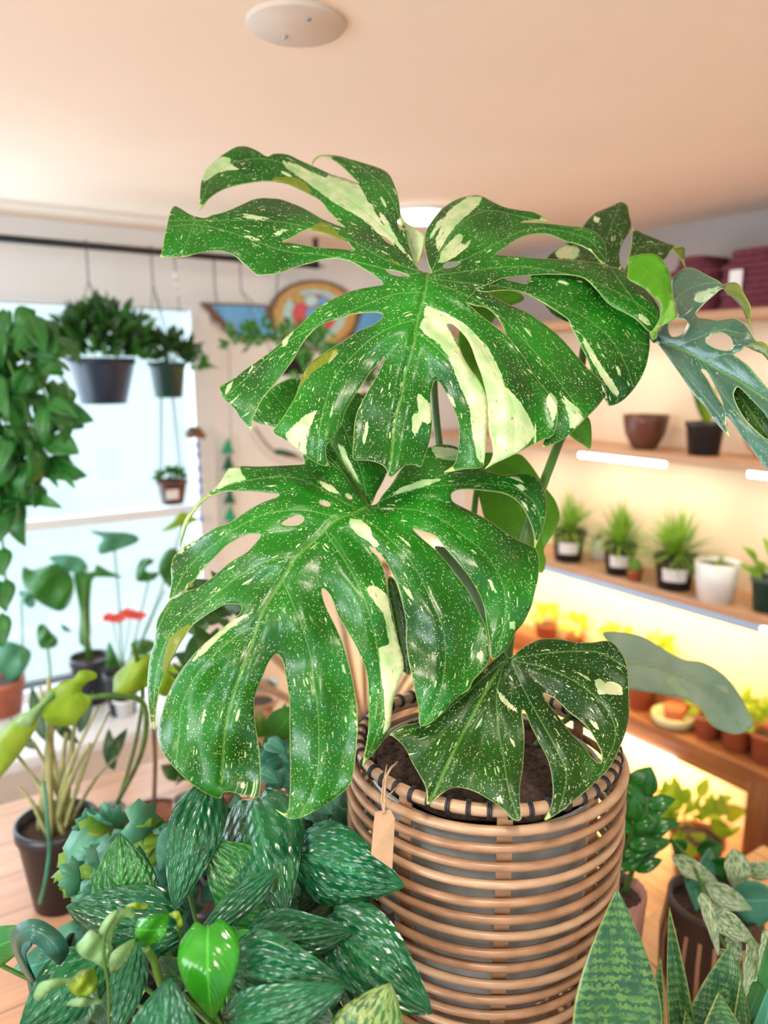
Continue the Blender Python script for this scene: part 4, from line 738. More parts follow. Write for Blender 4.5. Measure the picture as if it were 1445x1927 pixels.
def ell(cx, cy, rx, ry, a0=0, a1=2*math.pi, n=28): return [(cx+rx*math.cos(a0+(a1-a0)*i/(n-1)), cy+ry*math.sin(a0+(a1-a0)*i/(n-1))) for i in range(n if a1-a0 < 6.2 else n-1)]
for nm, mt, rx, ry, yy in (('ring', M['abrown'], 84, 66, .040), ('ring', M['agold'], 77, 60, .046), ('ring', M['acyan'], 60, 48, .052), ('ring', M['ared'], 41, 38, .058), ('ring', M['ablue'], 16, 15, .064)): plate(nm, mt, ell(592, 592, rx, ry), YW-yy)
plate('crest', M['abrown'], ell(583,566,36,16), YW-.05); plate('crest_inlay', M['agold'], ell(562,562,10,9), YW-.07); plate('crest_inlay', M['acyan'], ell(586,566,13,10), YW-.07); plate('crest_inlay', M['ablue'], ell(608,568,9,9), YW-.07); plate('tail_inlay', M['acyan'], ell(595,642,20,10), YW-.06)
# garlands
gt = thing('triangle_garland', 'string of dark and bright green triangles hanging on the wall right of the window', 'garland')
MB().tube([tuple(onY(431,640,YW-.03)), tuple(onY(437,1000,YW-.03))], .0015, 5).build('string', M['wire'], gt)
M['tri1'] = plain('dark_green_felt', (.01,.14,.08), .8); M['tri2'] = plain('jade_green_felt', (.02,.42,.24), .8)
for k, y in enumerate((842,873,906,936,968,996)):
    x = 430+k*1.1; plate('triangle', M['tri2'] if k in (0,2,4) else M['tri1'], [(x,y-17),(x+11,y+12),(x-11,y+12)], YW-.035, .012, gt)
bt = thing('bead_garland', 'string of periwinkle blue beads hanging from a piece of driftwood', 'garland')
M['peri'] = plain('periwinkle_bead', (.22,.28,.72), .5)
MB().tube([tuple(onY(371,815,YW-.05)), tuple(onY(378,980,YW-.05))], .0012, 5).build('string', M['wire'], bt)
for k, y in enumerate((838,856,882,905,925,976)): MB().lathe([(.001,-.022),(.010,-.006),(.010,.008),(.001,.02)], tuple(onY(371+k*1.4,y,YW-.05)), 10).build('bead', M['peri'], bt)
dw = MB().tube([tuple(onY(352,822,YW-.05)), tuple(onY(362,812,YW-.06)), tuple(onY(372,815,YW-.06)), tuple(onY(384,822,YW-.05))], [.016,.026,.024,.010], 10).build('driftwood', M['abrown']); tag(dw, 'lump of brown driftwood on the wall at the window edge', 'driftwood')
br = thing('branch_wall_hanging', 'thin bare branch with dark leaves fixed on the wall behind the leaves', 'branch')
MB().tube(smooth_line([tuple(onY(x,y,YW-.03)) for x,y in ((480,805),(505,840),(530,855),(560,862),(600,870))],4), .005, 6).build('branch', M['abrown'], br)
pxblade('leaf', br, M['lfdark'], (515,850,3.2), (565,858,3.2), 12, nrm=(0,-1,.2))

# ------------------------------------------------------------------ right wall shelves
XF = 2.43
def shelfboard(z, label, y0=.4, th=.03):
    o = MB().box((XF,y0,z-th),(XW,YW,z)).build('wall_shelf', M['shelf'], bevel=.003); return tag(o, label, 'shelf')
ZS = (1.955, 1.455, .945)
shelfboard(ZS[0], 'topmost wall shelf carrying the burgundy bundles'); shelfboard(ZS[1], 'second wall shelf with the brown bowl on it'); shelfboard(ZS[2], 'third wall shelf with the row of black fern pots')
# benches
bench = thing('wooden_bench', 'long red-brown cedar bench by the shelf wall crowded with terracotta pots', 'bench')
zb = .405
MB().box((XF,.5,zb-.045),(XW-.01,YW-.05,zb)).build('top', M['cedar'], bench, bevel=.004); MB().box((XF+.01,.5,zb-.10),(XF+.035,YW-.05,zb-.045)).build('apron', M['cedar'], bench, smooth=False)
for y in (1.275, 2.95): MB().box((XF,y-.05,0),(XF+.08,y+.05,zb-.045)).build('leg', M['cedarv'], bench, bevel=.004)
bk = tag(MB().box((XW-.11,1.2,zb),(XW-.005,YW-.1,zb+.10)).build('riser_box', M['terra'] if 0 else M['cedar'], bevel=.003), 'narrow raised plank at the back of the bench', 'riser')
M['tube_off'] = plain('blue_grey_aluminium', (.42,.60,.88), .4, .03)
M['tube_on'] = emit('warm_tube', (1, .80, .42), 7); M['led'] = emit('led_strip', (1, .95, .85), 9); M['ledp'] = emit('pink_led', (1, .25, .3), 3)
def tube_light(y0, y1, z, x, label, housing=True, power=20, col=(1,.74,.27)):
    t = thing('tube_light', label, 'light')
    if housing: MB().box((x-.012,y0,z-.028),(x+.014,y1,z)).build('housing', M['tube_off'], t, bevel=.003)
    MB().tube([(x+.03,y0,z-.018),(x+.03,y1,z-.018)], .010, 10).build('tube', M['tube_on'], t)
    l = bpy.data.lights.new('tube_glow', 'AREA'); l.shape = 'RECTANGLE'; l.size = y1-y0; l.size_y = .04; l.energy = power; l.color = col
    o = bpy.data.objects.new('tube_glow', l); S.collection.objects.link(o); o.location = (x+.05,(y0+y1)/2,z-.035)
    o.rotation_euler = Vector((.35,0,-1)).to_track_quat('-Z','Y').to_euler(); o.rotation_euler = (Matrix.Rotation(0,3,'Z')).to_euler()
    o.rotation_euler = (0, -.35, math.pi/2*0)
    l.size, l.size_y = .04, y1-y0
    return t
tl = tube_light(1.33, 3.1, ZS[2]-.03, XF+.012, 'blue-grey tube light fixed under the fern shelf', power=12)
MB().lathe([(.001,-.012),(.012,0),(.001,.012)], (XF+.012,1.318,ZS[2]-.044), 12).build('end_cap', M['led'], tl)
tl2 = tube_light(1.60, 3.0, zb-.10, XF+.03, 'white glowing tube light fixed under the bench top', housing=False, power=12)
MB().tube([(XF+.0,1.62,zb-.108),(XF+.0,1.95,zb-.108)], .012, 10).build('tube', M['led'], tl2)
for y0, y1, lb in ((1.75,2.15,'lit led strip under the second shelf above the ferns'), (1.28,1.42,'short led strip under the second shelf at the right edge')):
    t = thing('led_strip', lb, 'light'); n = max(2, int((y1-y0)/.07))
    MB().box((XF+.004,y0,ZS[1]-.048),(XF+.022,y1,ZS[1]-.030)).build('strip', M['led'], t, smooth=False)
    for k in range(n): MB().box((XF+.002,y0+(k+.5)*(y1-y0)/n,ZS[1]-.046),(XF+.004,y0+(k+.62)*(y1-y0)/n,ZS[1]-.032)).build('diode', M['ledp'], t, smooth=False)
for y_ in (1.35, 1.75, 2.15, 2.55): spot((XF+.03, y_, ZS[1]-.06), .75, .1, (1,.85,.6))  # disk lights added under the second shelf to spread light on the wall
for y_ in (1.4, 2.0): spot((XF+.03, y_, ZS[0]-.05), .7, .1, (1,.86,.72))  # disk lights under the top shelf, without any fixture
def onshelf(px, py, z):   # point of a shelf surface seen at a pixel, kept within the board
    p = onZ(px, py, z); return np.array([p[0], p[1], z])
def dep(p): return float((np.array(p)-CAM)@_F)
# burgundy bundles
for k, (y0, y1, lb) in enumerate(((1.62,1.80,'burgundy woven bundle on the top shelf, furthest left of its row'), (1.38,1.60,'burgundy woven bundle with a small white tag on the top shelf'), (1.05,1.365,'largest burgundy ribbed bundle at the right edge of the top shelf'))):
    t = thing('woven_bundle', lb, 'basket', 'burgundy bundles on the top shelf'); m = MB(); n = 9; H_ = .19+.02*(k == 2)
    for i in range(n):
        z0 = ZS[0]+i*H_/n; ins = .006*(i % 2)
        yc, hy, xc, hx = (y0+y1)/2, (y1-y0)/2-ins-.02*(i > n-3)*(i-n+3), XF+.125, .10-ins
        ring = [(xc+hx*math.copysign(abs(math.cos(a))**.5, math.cos(a)), yc+hy*math.copysign(abs(math.sin(a))**.5, math.sin(a)), z0+H_/n/2) for a in [2*math.pi*j/32 for j in range(32)]]
        m.tube(ring, H_/n*.56, 8, closed=True)
    m.build('body', M['plum'], t); MB().lathe([(.001,H_-.012),((y1-y0)*.42,H_-.014)], (XF+.125,(y0+y1)/2,ZS[0]), 24, ).build('lid', M['plum'], t)
    if k == 1: MB().box((XF+.008,1.50,ZS[0]+.05),(XF+.013,1.545,ZS[0]+.125)).build('tag', M['label'], t, smooth=False)
# bowl and black pot on shelf 2
t = thing('bowl_planter', 'empty brown glazed bowl planter standing on the second shelf', 'bowl'); p = onX(1213,826,XF+.10); p[2] = ZS[1]; d = dep(p); r = 42*d/FPX; h = 64*d/FPX
MB().lathe([(.001,0),(r*.45,0),(r*.62,h*.12),(r*.86,h*.45),(r*.97,h*.8),(r,h),(r*.95,h),(r*.9,h*.75),(r*.7,h*.35),(.001,h*.15)], tuple(p), 40).build('bowl', M['bowl'], t)
t = thing('potted_plant', 'square-rimmed black pot with a broad green leaf on the second shelf', 'plant'); p = onX(1325,832,XF+.09); p[2] = ZS[1]; d = dep(p); r = 34*d/FPX; h = 62*d/FPX
pot(t, p, r, r*.82, h, M['black']); 
for a in ((-.5,.14),(.15,.10),(.7,.07)): 
    m = MB(); blade(m, (p[0],p[1],p[2]+h*.9), (p[0]-.02,p[1]+a[0]*-.1+.03,p[2]+h+a[1]+.06), .035, 'lance', bend=.05); m.build('leaf', M['lfyel'] if a[0] > 0 else M['lfgreen'], t)
t = thing('wooden_hoop', 'copper-coloured curved wooden piece at the right edge of the second shelf', 'ornament'); p = onX(1452,800,XF+.12)
MB().tube([(p[0], p[1]+.09*math.cos(a), ZS[1]+.11+.10*math.sin(a)) for a in [2*math.pi*i/24 for i in range(24)]], .012, 8, closed=True).build('hoop', M['terra'], t)
# fern row on shelf 3
def fernpot(px, pyb, wpx, hpx, label, seed, mat=M['black'], lab=True, xo=.07, L=.21):
    t = thing('fern_pot', label, 'plant', 'plants on the fern shelf'); p = onX(px, pyb, XF+xo); p[2] = ZS[2]; d = dep(p); r = wpx/2*d/FPX; h = hpx*d/FPX
    pot(t, p, r, r*.78, h, mat)
    tuft((p[0],p[1],p[2]+h*.9), 300, L, .0075, M['lffern'], t, spread=1.5, seed=seed, droop=.35)
    if lab:
        a = math.atan2(-p[1], -p[0]); rr = r*.94+.003; m = MB(); n = 6; hw = .62; vs_ = []
        for i in range(n+1):
            b = a-hw+2*hw*i/n
            for zz, kk in ((.30,.93),(.68,1.02)): vs_.append((p[0]+rr*kk*math.cos(b), p[1]+rr*kk*math.sin(b), p[2]+h*zz))
        m.add(vs_, [(2*i, 2*i+2, 2*i+3, 2*i+1) for i in range(n)]); m.build('label', M['label'], t)
    return t
fernpot(1070,1027,62,58,'black labelled pot of fern, left of the three on the third shelf',31)
fernpot(1166,1046,60,58,'black labelled pot of airy fern, middle of the three on the third shelf',32)
fernpot(1270,1074,76,64,'large black labelled pot of fern beside the white pot',33, L=.23)
def smallpot(name, label, cat, px, pyb, wpx, hpx, X, Z, mat, fol, group=None, seed=1, **k):
    t = thing(name, label, cat, group); p = onX(px, pyb, X); p[2] = Z; d = dep(p); r = wpx/2*d/FPX; h = hpx*d/FPX
    pot(t, p, r, r*.8, h, mat, **k); fol(t, p, r, h); return t
def fcactus(t, p, r, h):
    MB().lathe([(.001,0),(r*.8,.008),(r*.85,.025),(r*.4,.045),(.001,.05)], (p[0],p[1],p[2]+h*.85), 24, ripple=lambda a,z: .08*math.sin(a*9)).build('cactus', M['lffern'], t)
smallpot('cactus_pot', 'tiny terracotta cactus pot between the black fern pots', 'plant', 1196,1060,28,22, XF+.03, ZS[2], M['terra'], fcactus)
def fsprig(t, p, r, h): tuft((p[0],p[1],p[2]+h*.8), 24, .07, .012, M['lffern'], t, .9, 41)
smallpot('white_ribbed_pot', 'white ribbed pot holding a small sprig on the fern shelf', 'plant', 1347,1106,82,74, XF+.06, ZS[2], M['white'], fsprig, rim=False, ripple=lambda a,z: .012*math.sin(a*36))
smallpot('white_cup', 'plain white cup behind the first two fern pots', 'cup', 1128,1030,34,40, XF+.19, ZS[2], M['white'], lambda t,p,r,h: tuft((p[0],p[1],p[2]+h*.8), 30, .06, .006, M['lffern'], t, .9, 44), rim=False)
def fbroad(t, p, r, h): bush((p[0],p[1],p[2]+h+.03), (.08,.08,.05), 26, .07, .03, M['lffern'], t, seed=46, shape='lance')
smallpot('potted_plant', 'dark green pot with arching leaves at the right end of the fern shelf', 'plant', 1447,1118,64,64, XF+.09, ZS[2], M['gpot'], fbroad)
# bench row, yellow lamplight put into the leaf colour
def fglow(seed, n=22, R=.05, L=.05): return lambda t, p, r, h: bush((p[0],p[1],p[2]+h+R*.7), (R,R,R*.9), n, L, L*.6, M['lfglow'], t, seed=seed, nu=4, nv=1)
gi = 0
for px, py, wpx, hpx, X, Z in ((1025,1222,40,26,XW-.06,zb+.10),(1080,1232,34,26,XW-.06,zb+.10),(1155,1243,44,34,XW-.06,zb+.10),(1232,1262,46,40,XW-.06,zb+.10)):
    gi += 1; smallpot('terracotta_pot', ['','small terracotta pot of sprouts tinted lamp-yellow, furthest back on the bench riser','small terracotta pot on the bench riser beside the furthest one','terracotta pot of seedlings tinted lamp-yellow on the riser, left of the widest','widest terracotta pot on the bench riser just above the grey leaf'][gi], 'plant', px, py, wpx, hpx, X, Z, M['terra'], fglow(50+gi, 30, .055, .05), 'terracotta pots on the bench')
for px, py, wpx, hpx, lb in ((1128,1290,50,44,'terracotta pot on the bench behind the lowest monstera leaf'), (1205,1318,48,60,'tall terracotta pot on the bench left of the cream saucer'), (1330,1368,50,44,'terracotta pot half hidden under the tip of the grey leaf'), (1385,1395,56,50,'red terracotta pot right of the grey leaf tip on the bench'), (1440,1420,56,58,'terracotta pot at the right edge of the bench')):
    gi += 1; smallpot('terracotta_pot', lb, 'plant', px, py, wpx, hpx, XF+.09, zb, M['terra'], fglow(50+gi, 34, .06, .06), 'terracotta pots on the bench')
t = thing('saucer_pot', 'squat cream dish with a small red pot in it on the bench', 'dish'); p = onX(1268,1352,XF+.08); p[2] = zb; d = dep(p); r = 41*d/FPX
M['cream'] = plain('cream_glaze', (.62,.60,.36), .4); MB().lathe([(.001,0),(r*.8,0),(r,.02),(r*.98,.045),(r*.9,.045),(r*.85,.02),(.001,.018)], tuple(p), 36).build('dish', M['cream'], t); MB().lathe([(r*.4,.02),(r*.5,.07),(r*.45,.07),(.001,.06)], tuple(p), 24).build('pot', M['terra'], t)
# lime plants under the bench
t = thing('lime_pothos', 'lime green pothos growing under the bench beside its leg', 'plant'); p = onX(1345,1640,XF-.10); p[2] = .13 if 0 else 0
pot(t, (XF-.12,1.42,0), .09,.07,.14, M['terra'])
bush((XF-.12,1.45,.20), (.15,.14,.08), 55, .08, .06, M['lfyel'], t, seed=61, heart=.2); pxblade('leaf', t, M['lfglow'], (1360,1535,2.5), (1352,1490,2.5), 22)

# ------------------------------------------------------------------ low stand on the right, with its pots
stand = thing('plank_stand', 'low light wooden plank stand under the pots at the lower right', 'stand')
zt = .60
M['pine'] = wood('light_pine', (.72,.40,.18), (.60,.30,.12), 1, plank=.17)
MB().box((.42,.2,zt-.05),(1.75,.48,zt)).box((.86,.481,zt-.05),(1.75,.90,zt)).build('top', M['pine'], stand, bevel=.004); MB().box((.86,.87,zt-.12),(1.75,.90,zt-.05)).build('apron', M['cedar'], stand, smooth=False)
for x in (.92,1.70):
    for y in (.25,.85): MB().box((x-.03,y-.03,0),(x+.03,y+.03,zt-.05)).build('leg', M['cedarv'], stand, smooth=False)
def onstand(px, py): p = onZ(px, py, zt); return p
# pink ribbed pot with zz plant
t = thing('zz_plant', 'glossy feather-leaved plant in a pink diagonally ribbed pot beside the basket', 'plant')
pc = up(1152,1672,1.45); hh = pc[2]-zt; r = 62*1.45/FPX
MB().lathe([(.001,0),(r*.78,0),(r*.9,hh*.5),(r,hh),(r-.006,hh),(r-.01,hh*.85)], (pc[0],pc[1],zt), 90, ripple=lambda a,z: .022*math.sin(a*22+z*60)).build('pot', M['pink'], t)
MB().lathe([(r*.93,hh*.9),(.001,hh*.92)], (pc[0],pc[1],zt), 24).build('soil', M['soil'], t)
M['zz'] = leaf_mat('waxy_leaflet', (.012,.12,.015), (.025,.21,.03), rough=.15, trans=.1)
def frond(pts, nl, L, w, seed):
    random.seed(seed); P = smooth_line([tuple(up(*p)) for p in pts], 8); MB().tube(P, [.006-.003*i/len(P) for i in range(len(P))], 8).build('stem', M['petiole'], t); m = MB()
    for i in range(nl):
        f_ = .28+.72*i/(nl-1); k = int(f_*(len(P)-1)); p = V(P[k]); ax = (V(P[min(k+1,len(P)-1)])-V(P[max(k-1,0)])).normalized(); sd = ax.cross(V(_F)).normalized()
        for s_ in ((-1,1) if i < nl-1 else (0,)):
            dr = (sd*s_*rnd(.8,1)+ax*.55+Vector((rnd(-.15,.15),)*3)).normalized(); blade(m, p, p+dr*L*rnd(.85,1.1), w, 'lance', nrm=tuple(V(-_F)+Vector((0,0,.8))), bend=.12, fold=.2, nu=8, nv=2)
    thicken(m.build('leaflets', M['zz'], t), .001)
frond([(1176,1680,1.45),(1195,1620,1.43),(1212,1560,1.42),(1218,1500,1.42)], 8, .062, .028, 3)
frond([(1160,1680,1.48),(1170,1600,1.5),(1178,1520,1.5),(1172,1475,1.5)], 8, .065, .03, 4)
frond([(1150,1680,1.44),(1160,1620,1.42),(1185,1570,1.40),(1190,1545,1.38)], 6, .06, .03, 5)
# dark striped pot
t = thing('striped_pot_plant', 'grey-green trailing plant in a dark brown pot with pale vertical stripes', 'plant')
pc = up(1345,1690,1.42); hh = pc[2]-zt; r = 84*1.42/FPX
s_ = NT('striped_glaze'); x, y, z = s_.sep(s_.obj()); an = s_.math('ARCTAN2', y, x); st_ = s_.math('FRACT', s_.math('MULTIPLY', an, 22/6.283)); lo_ = s_.math('LESS_THAN', z, hh*.80)
s_.set(Base_Color=s_.mix(s_.math('MULTIPLY', s_.math('LESS_THAN', st_, .28), lo_), (.035,.020,.016,1), (.38,.22,.14,1)), Roughness=.4)
MB().lathe([(.001,0),(r*.9,0),(r*1.1,hh*.25),(r*1.12,hh*.6),(r,hh*.95),(r,hh),(r-.008,hh),(r-.012,hh*.85)], (0,0,0), 56).build('pot', s_.m, t, loc=(pc[0],pc[1],zt)); MB().lathe([(r*.95,hh*.88),(.001,hh*.9)], (pc[0],pc[1],zt), 24).build('soil', M['soil'], t)
for a, b, w, mt in (((1262,1610,1.4),(1352,1660,1.36),26,'varg'),((1325,1662,1.36),(1416,1712,1.33),30,'vargw'),((1380,1595,1.42),(1385,1680,1.40),36,'varg'),((1372,1690,1.38),(1470,1690,1.36),62,'lfteal'),((1340,1600,1.45),(1290,1670,1.38),36,'lfteal'),((1300,1640,1.42),(1310,1715,1.36),34,'lfteal'),((1330,1630,1.44),(1400,1625,1.42),30,'lfgreen'),((1400,1640,1.42),(1460,1625,1.4),28,'varg'),((1365,1690,1.37),(1330,1735,1.35),30,'varg'),((1290,1600,1.44),(1262,1580,1.44),22,'lfgreen'),((1310,1600,1.5),(1360,1590,1.5),30,'lfgreen')):
    pxblade('leaf', t, M[mt], a, b, w*1.4, shape='lance', bend=.1, fold=.25)
pxtube('stem', t, M['petiole'], [(1262,1578,1.42),(1302,1625,1.38),(1325,1680,1.33),(1345,1745,1.28)], .003)
# white marbled plant
t = thing('marbled_pothos', 'white and green marbled trailing plant in front of the striped pot', 'plant')
pc = up(1430,2020,1.05); pot(t, (pc[0],pc[1],zt), .075,.06,pc[2]-zt+.02, M['terra'])
for a, b, w, mt in (((1320,1680,1.12),(1352,1800,1.08),26,'varg'),((1350,1722,1.1),(1424,1775,1.06),46,'vargw'),((1420,1770,1.06),(1395,1882,1.02),44,'vargw'),((1375,1760,1.1),(1385,1830,1.08),30,'varg'),((1352,1790,1.1),(1400,1800,1.07),26,'vargw'),((1450,1750,1.05),(1425,1840,1.03),40,'vargw')):
    pxblade('leaf', t, M[mt], a, b, w, shape='ovate', bend=.08, fold=.2, wave=.08)
pxtube('stem', t, M['petiole'], [(1320,1690,1.12),(1345,1750,1.1),(1372,1790,1.09),(1400,1850,1.07),(1430,2000,1.05)], .003)
M['vargd'] = leaf_mat('yellow_splashed_leaf', (.02,.10,.02), (.04,.15,.03), 'splash', rough=.3, mark=(.26,.36,.10))
# snake plants
def snake(label, base, blades, potr):
    t = thing('snake_plant', label, 'plant', 'snake plants at the lower right'); P = up(*base); pot(t, (P[0],P[1],zt), potr, potr*.8, max(.1, P[2]-zt), M['terra'])
    for a, b, w, tw, fo in blades: pxblade('leaf', t, M['snake'], a, b, w, thick=.002, shape='sword', bend=.03, fold=fo, twist=tw, nu=24, nv=4)
    return t
snake('tall banded sword-leaf plant in front of the cane basket', (1150,2150,.80), [((1150,2080,.78),(1161,1671,.80),168,0,.16),((1215,2060,.80),(1243,1800,.80),34,.3,.5),((1200,2060,.84),(1222,1850,.84),60,.1,.3)], .07)
snake('cluster of banded sword leaves right of the tallest one', (1345,2150,.86), [((1290,2080,.86),(1259,1707,.88),46,.5,.6),((1310,2080,.86),(1374,1776,.88),128,.25,.25),((1350,2080,.82),(1352,1867,.82),120,0,.35),((1365,2080,.86),(1393,1842,.85),48,-.3,.5),((1310,2090,.84),(1290,1900,.84),60,0,.3),((1395,2080,.88),(1388,1890,.88),60,0,.3)], .08)
t = thing('rubber_plant', 'dark rounded green leaves rising at the bottom right corner', 'plant'); P = up(1500,2150,.92); pot(t, (P[0],P[1],zt), .07,.055, max(.1,P[2]-zt), M['black'])
for a, b, w, mt in (((1440,1960,.9),(1452,1745,.92),74,'lfgreen'),((1420,1990,.86),(1450,1850,.84),58,'lfteal'),((1430,1850,.9),(1395,1930,.88),40,'lfgreen')): pxblade('leaf', t, M[mt], a, b, w, bend=.06)

# ------------------------------------------------------------------ left: tables with plants
zl = .60
tb = thing('display_table', 'low orange-brown plank table by the window at the lower left', 'table')
MB().box((-1.3,.92,zl-.045),(1.02,2.16,zl)).build('top', M['wood'], tb, bevel=.004)
for x in (-1.2,.95):
    for y in (.96,2.1): MB().box((x-.035,y-.035,0),(x+.035,y+.035,zl-.045)).build('leg', M['cedarv'], tb, smooth=False)
# rattan fan chair back behind the middle leaf
fc = thing('rattan_fan_chair', 'tan rattan chair back of fanned canes behind the middle leaf', 'chair'); c0 = up(690,1400,2.6)
m = MB()
for k in range(15):
    a = math.radians(18+144*k/14); MB().tube([tuple(c0), (c0[0]+.60*math.cos(a), c0[1]+.03, c0[2]+.60*math.sin(a))], [.008,.014], 6).build('cane', M['rattan_light'], fc)
MB().tube([(c0[0]+.61*math.cos(math.radians(a)), c0[1]+.03, c0[2]+.61*math.sin(math.radians(a))) for a in range(10,171,8)], .013, 8).build('frame', M['rattan'], fc)
MB().lathe([(.001,-.03),(.2,-.03),(.22,-.01),(.2,.01),(.001,.012)], tuple(c0), 30).build('seat', M['rattan_light'], fc)
for a in (45,135,225,315): MB().tube([(c0[0]+.15*math.cos(math.radians(a)), c0[1]+.15*math.sin(math.radians(a)), c0[2]-.02), (c0[0]+.19*math.cos(math.radians(a)), c0[1]+.19*math.sin(math.radians(a)), 0)], .014, 8).build('leg', M['rattan'], fc)
def tpot(name, label, px, py, wpx, hpx, z, mat, wb=.8, **k):
    t = thing(name, label, 'plant'); p = onZ(px, py, z); d = dep(p); r = wpx/2*d/FPX; h = hpx*d/FPX; pot(t, p, r, r*wb, h, mat, **k); return t, p, r, h, d
# black pot with pale canes
t, p, r, h, d = tpot('cane_stemmed_plant', 'black pot crowded with pale leaning stalks on the low table', 118, 1692, 138, 165, zl, M['black'], .72)
random.seed(71); d += .02; M['cane'] = plain('pale_stalk', (.38,.34,.15), .5, .2, 30, c2=(.20,.24,.08))
T = np.array([p[0],p[1],p[2]+h*.88])
for tx, ty, wd in ((20,1405,5),(75,1290,5),(92,1275,7),(112,1290,8),(150,1300,6),(185,1330,5),(205,1340,4),(62,1395,5),(225,1420,3.5),(35,1480,4),(125,1380,7),(170,1400,6)):
    e = up(tx, ty, d-.02+rnd(-.1,.1)); b = T+np.array([rnd(-.4,.4)*r, rnd(-.4,.4)*r, 0]); mid_ = (b+e)/2+np.array([0,0,.02]); MB().tube(smooth_line([tuple(b), tuple(mid_), tuple(e)], 5), [wd*d/FPX]*6+[wd*.6*d/FPX]*5, 7).build('stalk', M['cane'], t)
for a_, b_, w_ in (((95,1400),(60,1290),30),((110,1380),(125,1290),26),((200,1440),(240,1370),24),((150,1380),(175,1300),26),((70,1410),(20,1350),24),((215,1450),(205,1370),26),((100,1345),(150,1400),24)): pxblade('leaf', t, M['lfdark'], (a_[0],a_[1],d+.12), (b_[0],b_[1],d+.16), w_, shape='lance', bend=.1)
pxtube('plant_tie', t, M['lfteal'], [(82,1470,1.55),(86,1500,1.54),(90,1560,1.53),(93,1600,1.55),(85,1660,1.55),(75,1700,1.58)], .004)
q_ = onZ(132,1650,zl)
t['label'] = 'black pot crowded with pale leaning stalks on the low table'
pt = up(134,1614,1.56); tag(MB().box((pt[0]-.013,pt[1]-.002,pt[2]-.019),(pt[0]+.013,pt[1]+.002,pt[2]+.019)).build('price_label', M['label'], bevel=.002), 'small pinkish white label at the side of the black stalk pot', 'label')
# big lime leaf plant
t, p, r, h, d = tpot('elephant_ear_plant', 'big lime yellow leaves on arching stems at the left, in a grey pot', 212, 1585, 50, 70, zl, M['zinc'])
D_ = 1.52
sheet('leaf', t, M['snl'], q('H',(-60,850),(-60,520),(0,450),(100,370),(200,310),(270,260),(350,170),(430,120),(500,95),(540,45),(600,40),(655,60),(655,95),(600,120),(560,160),(560,195),(622,220),(600,290),(540,370),(500,415),(400,420),(310,390),(270,320),(250,420),(170,560),(80,680),(0,775)), D_, -.1, .10, label='big lime leaf with green centre')
sheet('leaf_variegation', t, M['snp'], q('H',(20,580),(80,420),(200,320),(280,260),(380,160),(500,105),(490,150),(420,200),(300,290),(230,400),(150,530),(60,620)), D_-.012, -.1, .10)
for pl in (q('K',(770,1600),(780,1520),(850,1450),(900,1400),(950,1380),(1060,1385),(1150,1440),(1210,1540),(1180,1650),(1100,1660),(1000,1600),(900,1655),(780,1665)), q('K',(1130,1500),(1230,1420),(1330,1370),(1400,1480),(1300,1560),(1200,1570))): sheet('leaf', t, M['snl'], pl, D_+.06, .02, .05)
pxtube('stem', t, M['petiole'], [(172,1312,1.50),(221,1309,1.52),(272,1328,1.58),(265,1420,1.75),(215,1520,1.95)], .006); pxtube('stem', t, M['petiole'], [(250,1212,1.56),(262,1260,1.60),(268,1320,1.65),(250,1420,1.88),(218,1520,1.95)], .005)
# mulch pot with thin trunk
t, p, r, h, d = tpot('mulched_pot', 'round pot topped with orange-brown bark and one thin dark trunk', 291, 1580, 112, 52, zl, M['bowl'], .85)
M['mulch'] = plain('red_bark_mulch', (.34,.12,.06), .95, .3, 90, bump=1, c2=(.20,.06,.03)); MB().lathe([(r-.004,h*.9),(r*.6,h*.97),(.001,h)], tuple(p), 30, ripple=lambda a,z: .02*math.sin(a*11)).build('mulch', M['mulch'], t)
MB().tube(smooth_line([(p[0],p[1],p[2]+h*.9), tuple(up(292,1440,d)), tuple(up(289,1370,d))], 5), .0055, 8).build('trunk', M['abrown'], t)
# grey cylinder
t, p, r, h, d = tpot('concrete_pot', 'grey concrete cylinder pot behind the mottled leaves', 364, 1640, 62, 150, zl, plain('rough_concrete', (.42,.40,.36), .9, .2, 40, bump=.4), .97, rim=False)
bush((p[0],p[1],p[2]+h+.04), (.05,.05,.04), 18, .06, .04, M['lfdark'], t, seed=76)
# sill plants
zs_ = .62
ls = tag(MB().box((-1.3,2.35,zs_-.04),(1.15,2.75,zs_)).build('window_bench', M['sash'], bevel=.004), 'white painted ledge in front of the window carrying small plants', 'ledge')
for x in (-1.2,1.1): pass
t, p, r, h, d = tpot('alocasia_plant', 'black pot with thick upright stalk and broad dark leaves in front of the window', 175, 1318, 72, 88, zs_, M['black'])
sheet('leaf', t, M['sng'], q('K',(160,780),(220,805),(330,770),(420,760),(490,850),(500,950),(470,1040),(410,1085),(330,1060),(260,1020),(190,960),(150,870)), d-.05, .03, .06)
sheet('leaf', t, M['snt'], q('K',(330,720),(430,700),(550,720),(600,800),(520,830),(400,770)), d-.02, .03, .03)
sheet('stalk_leaf', t, M['sng'], q('K',(500,830),(560,822),(640,812),(655,768),(740,810),(835,855),(700,852),(635,862),(618,950),(612,1080),(612,1300),(540,1300),(543,1100),(520,960)), d, 0, .02)
MB().tube([(p[0],p[1],p[2]+h*.8), tuple(up(160,1180,d)), tuple(up(158,1090,d))], [.014,.011,.008], 8).build('stalk', M['petiole'], t)
t, p, r, h, d = tpot('philodendron', 'loose climbing plant with separate green leaves against the bright window', 232, 1340, 60, 80, zs_, M['black'])
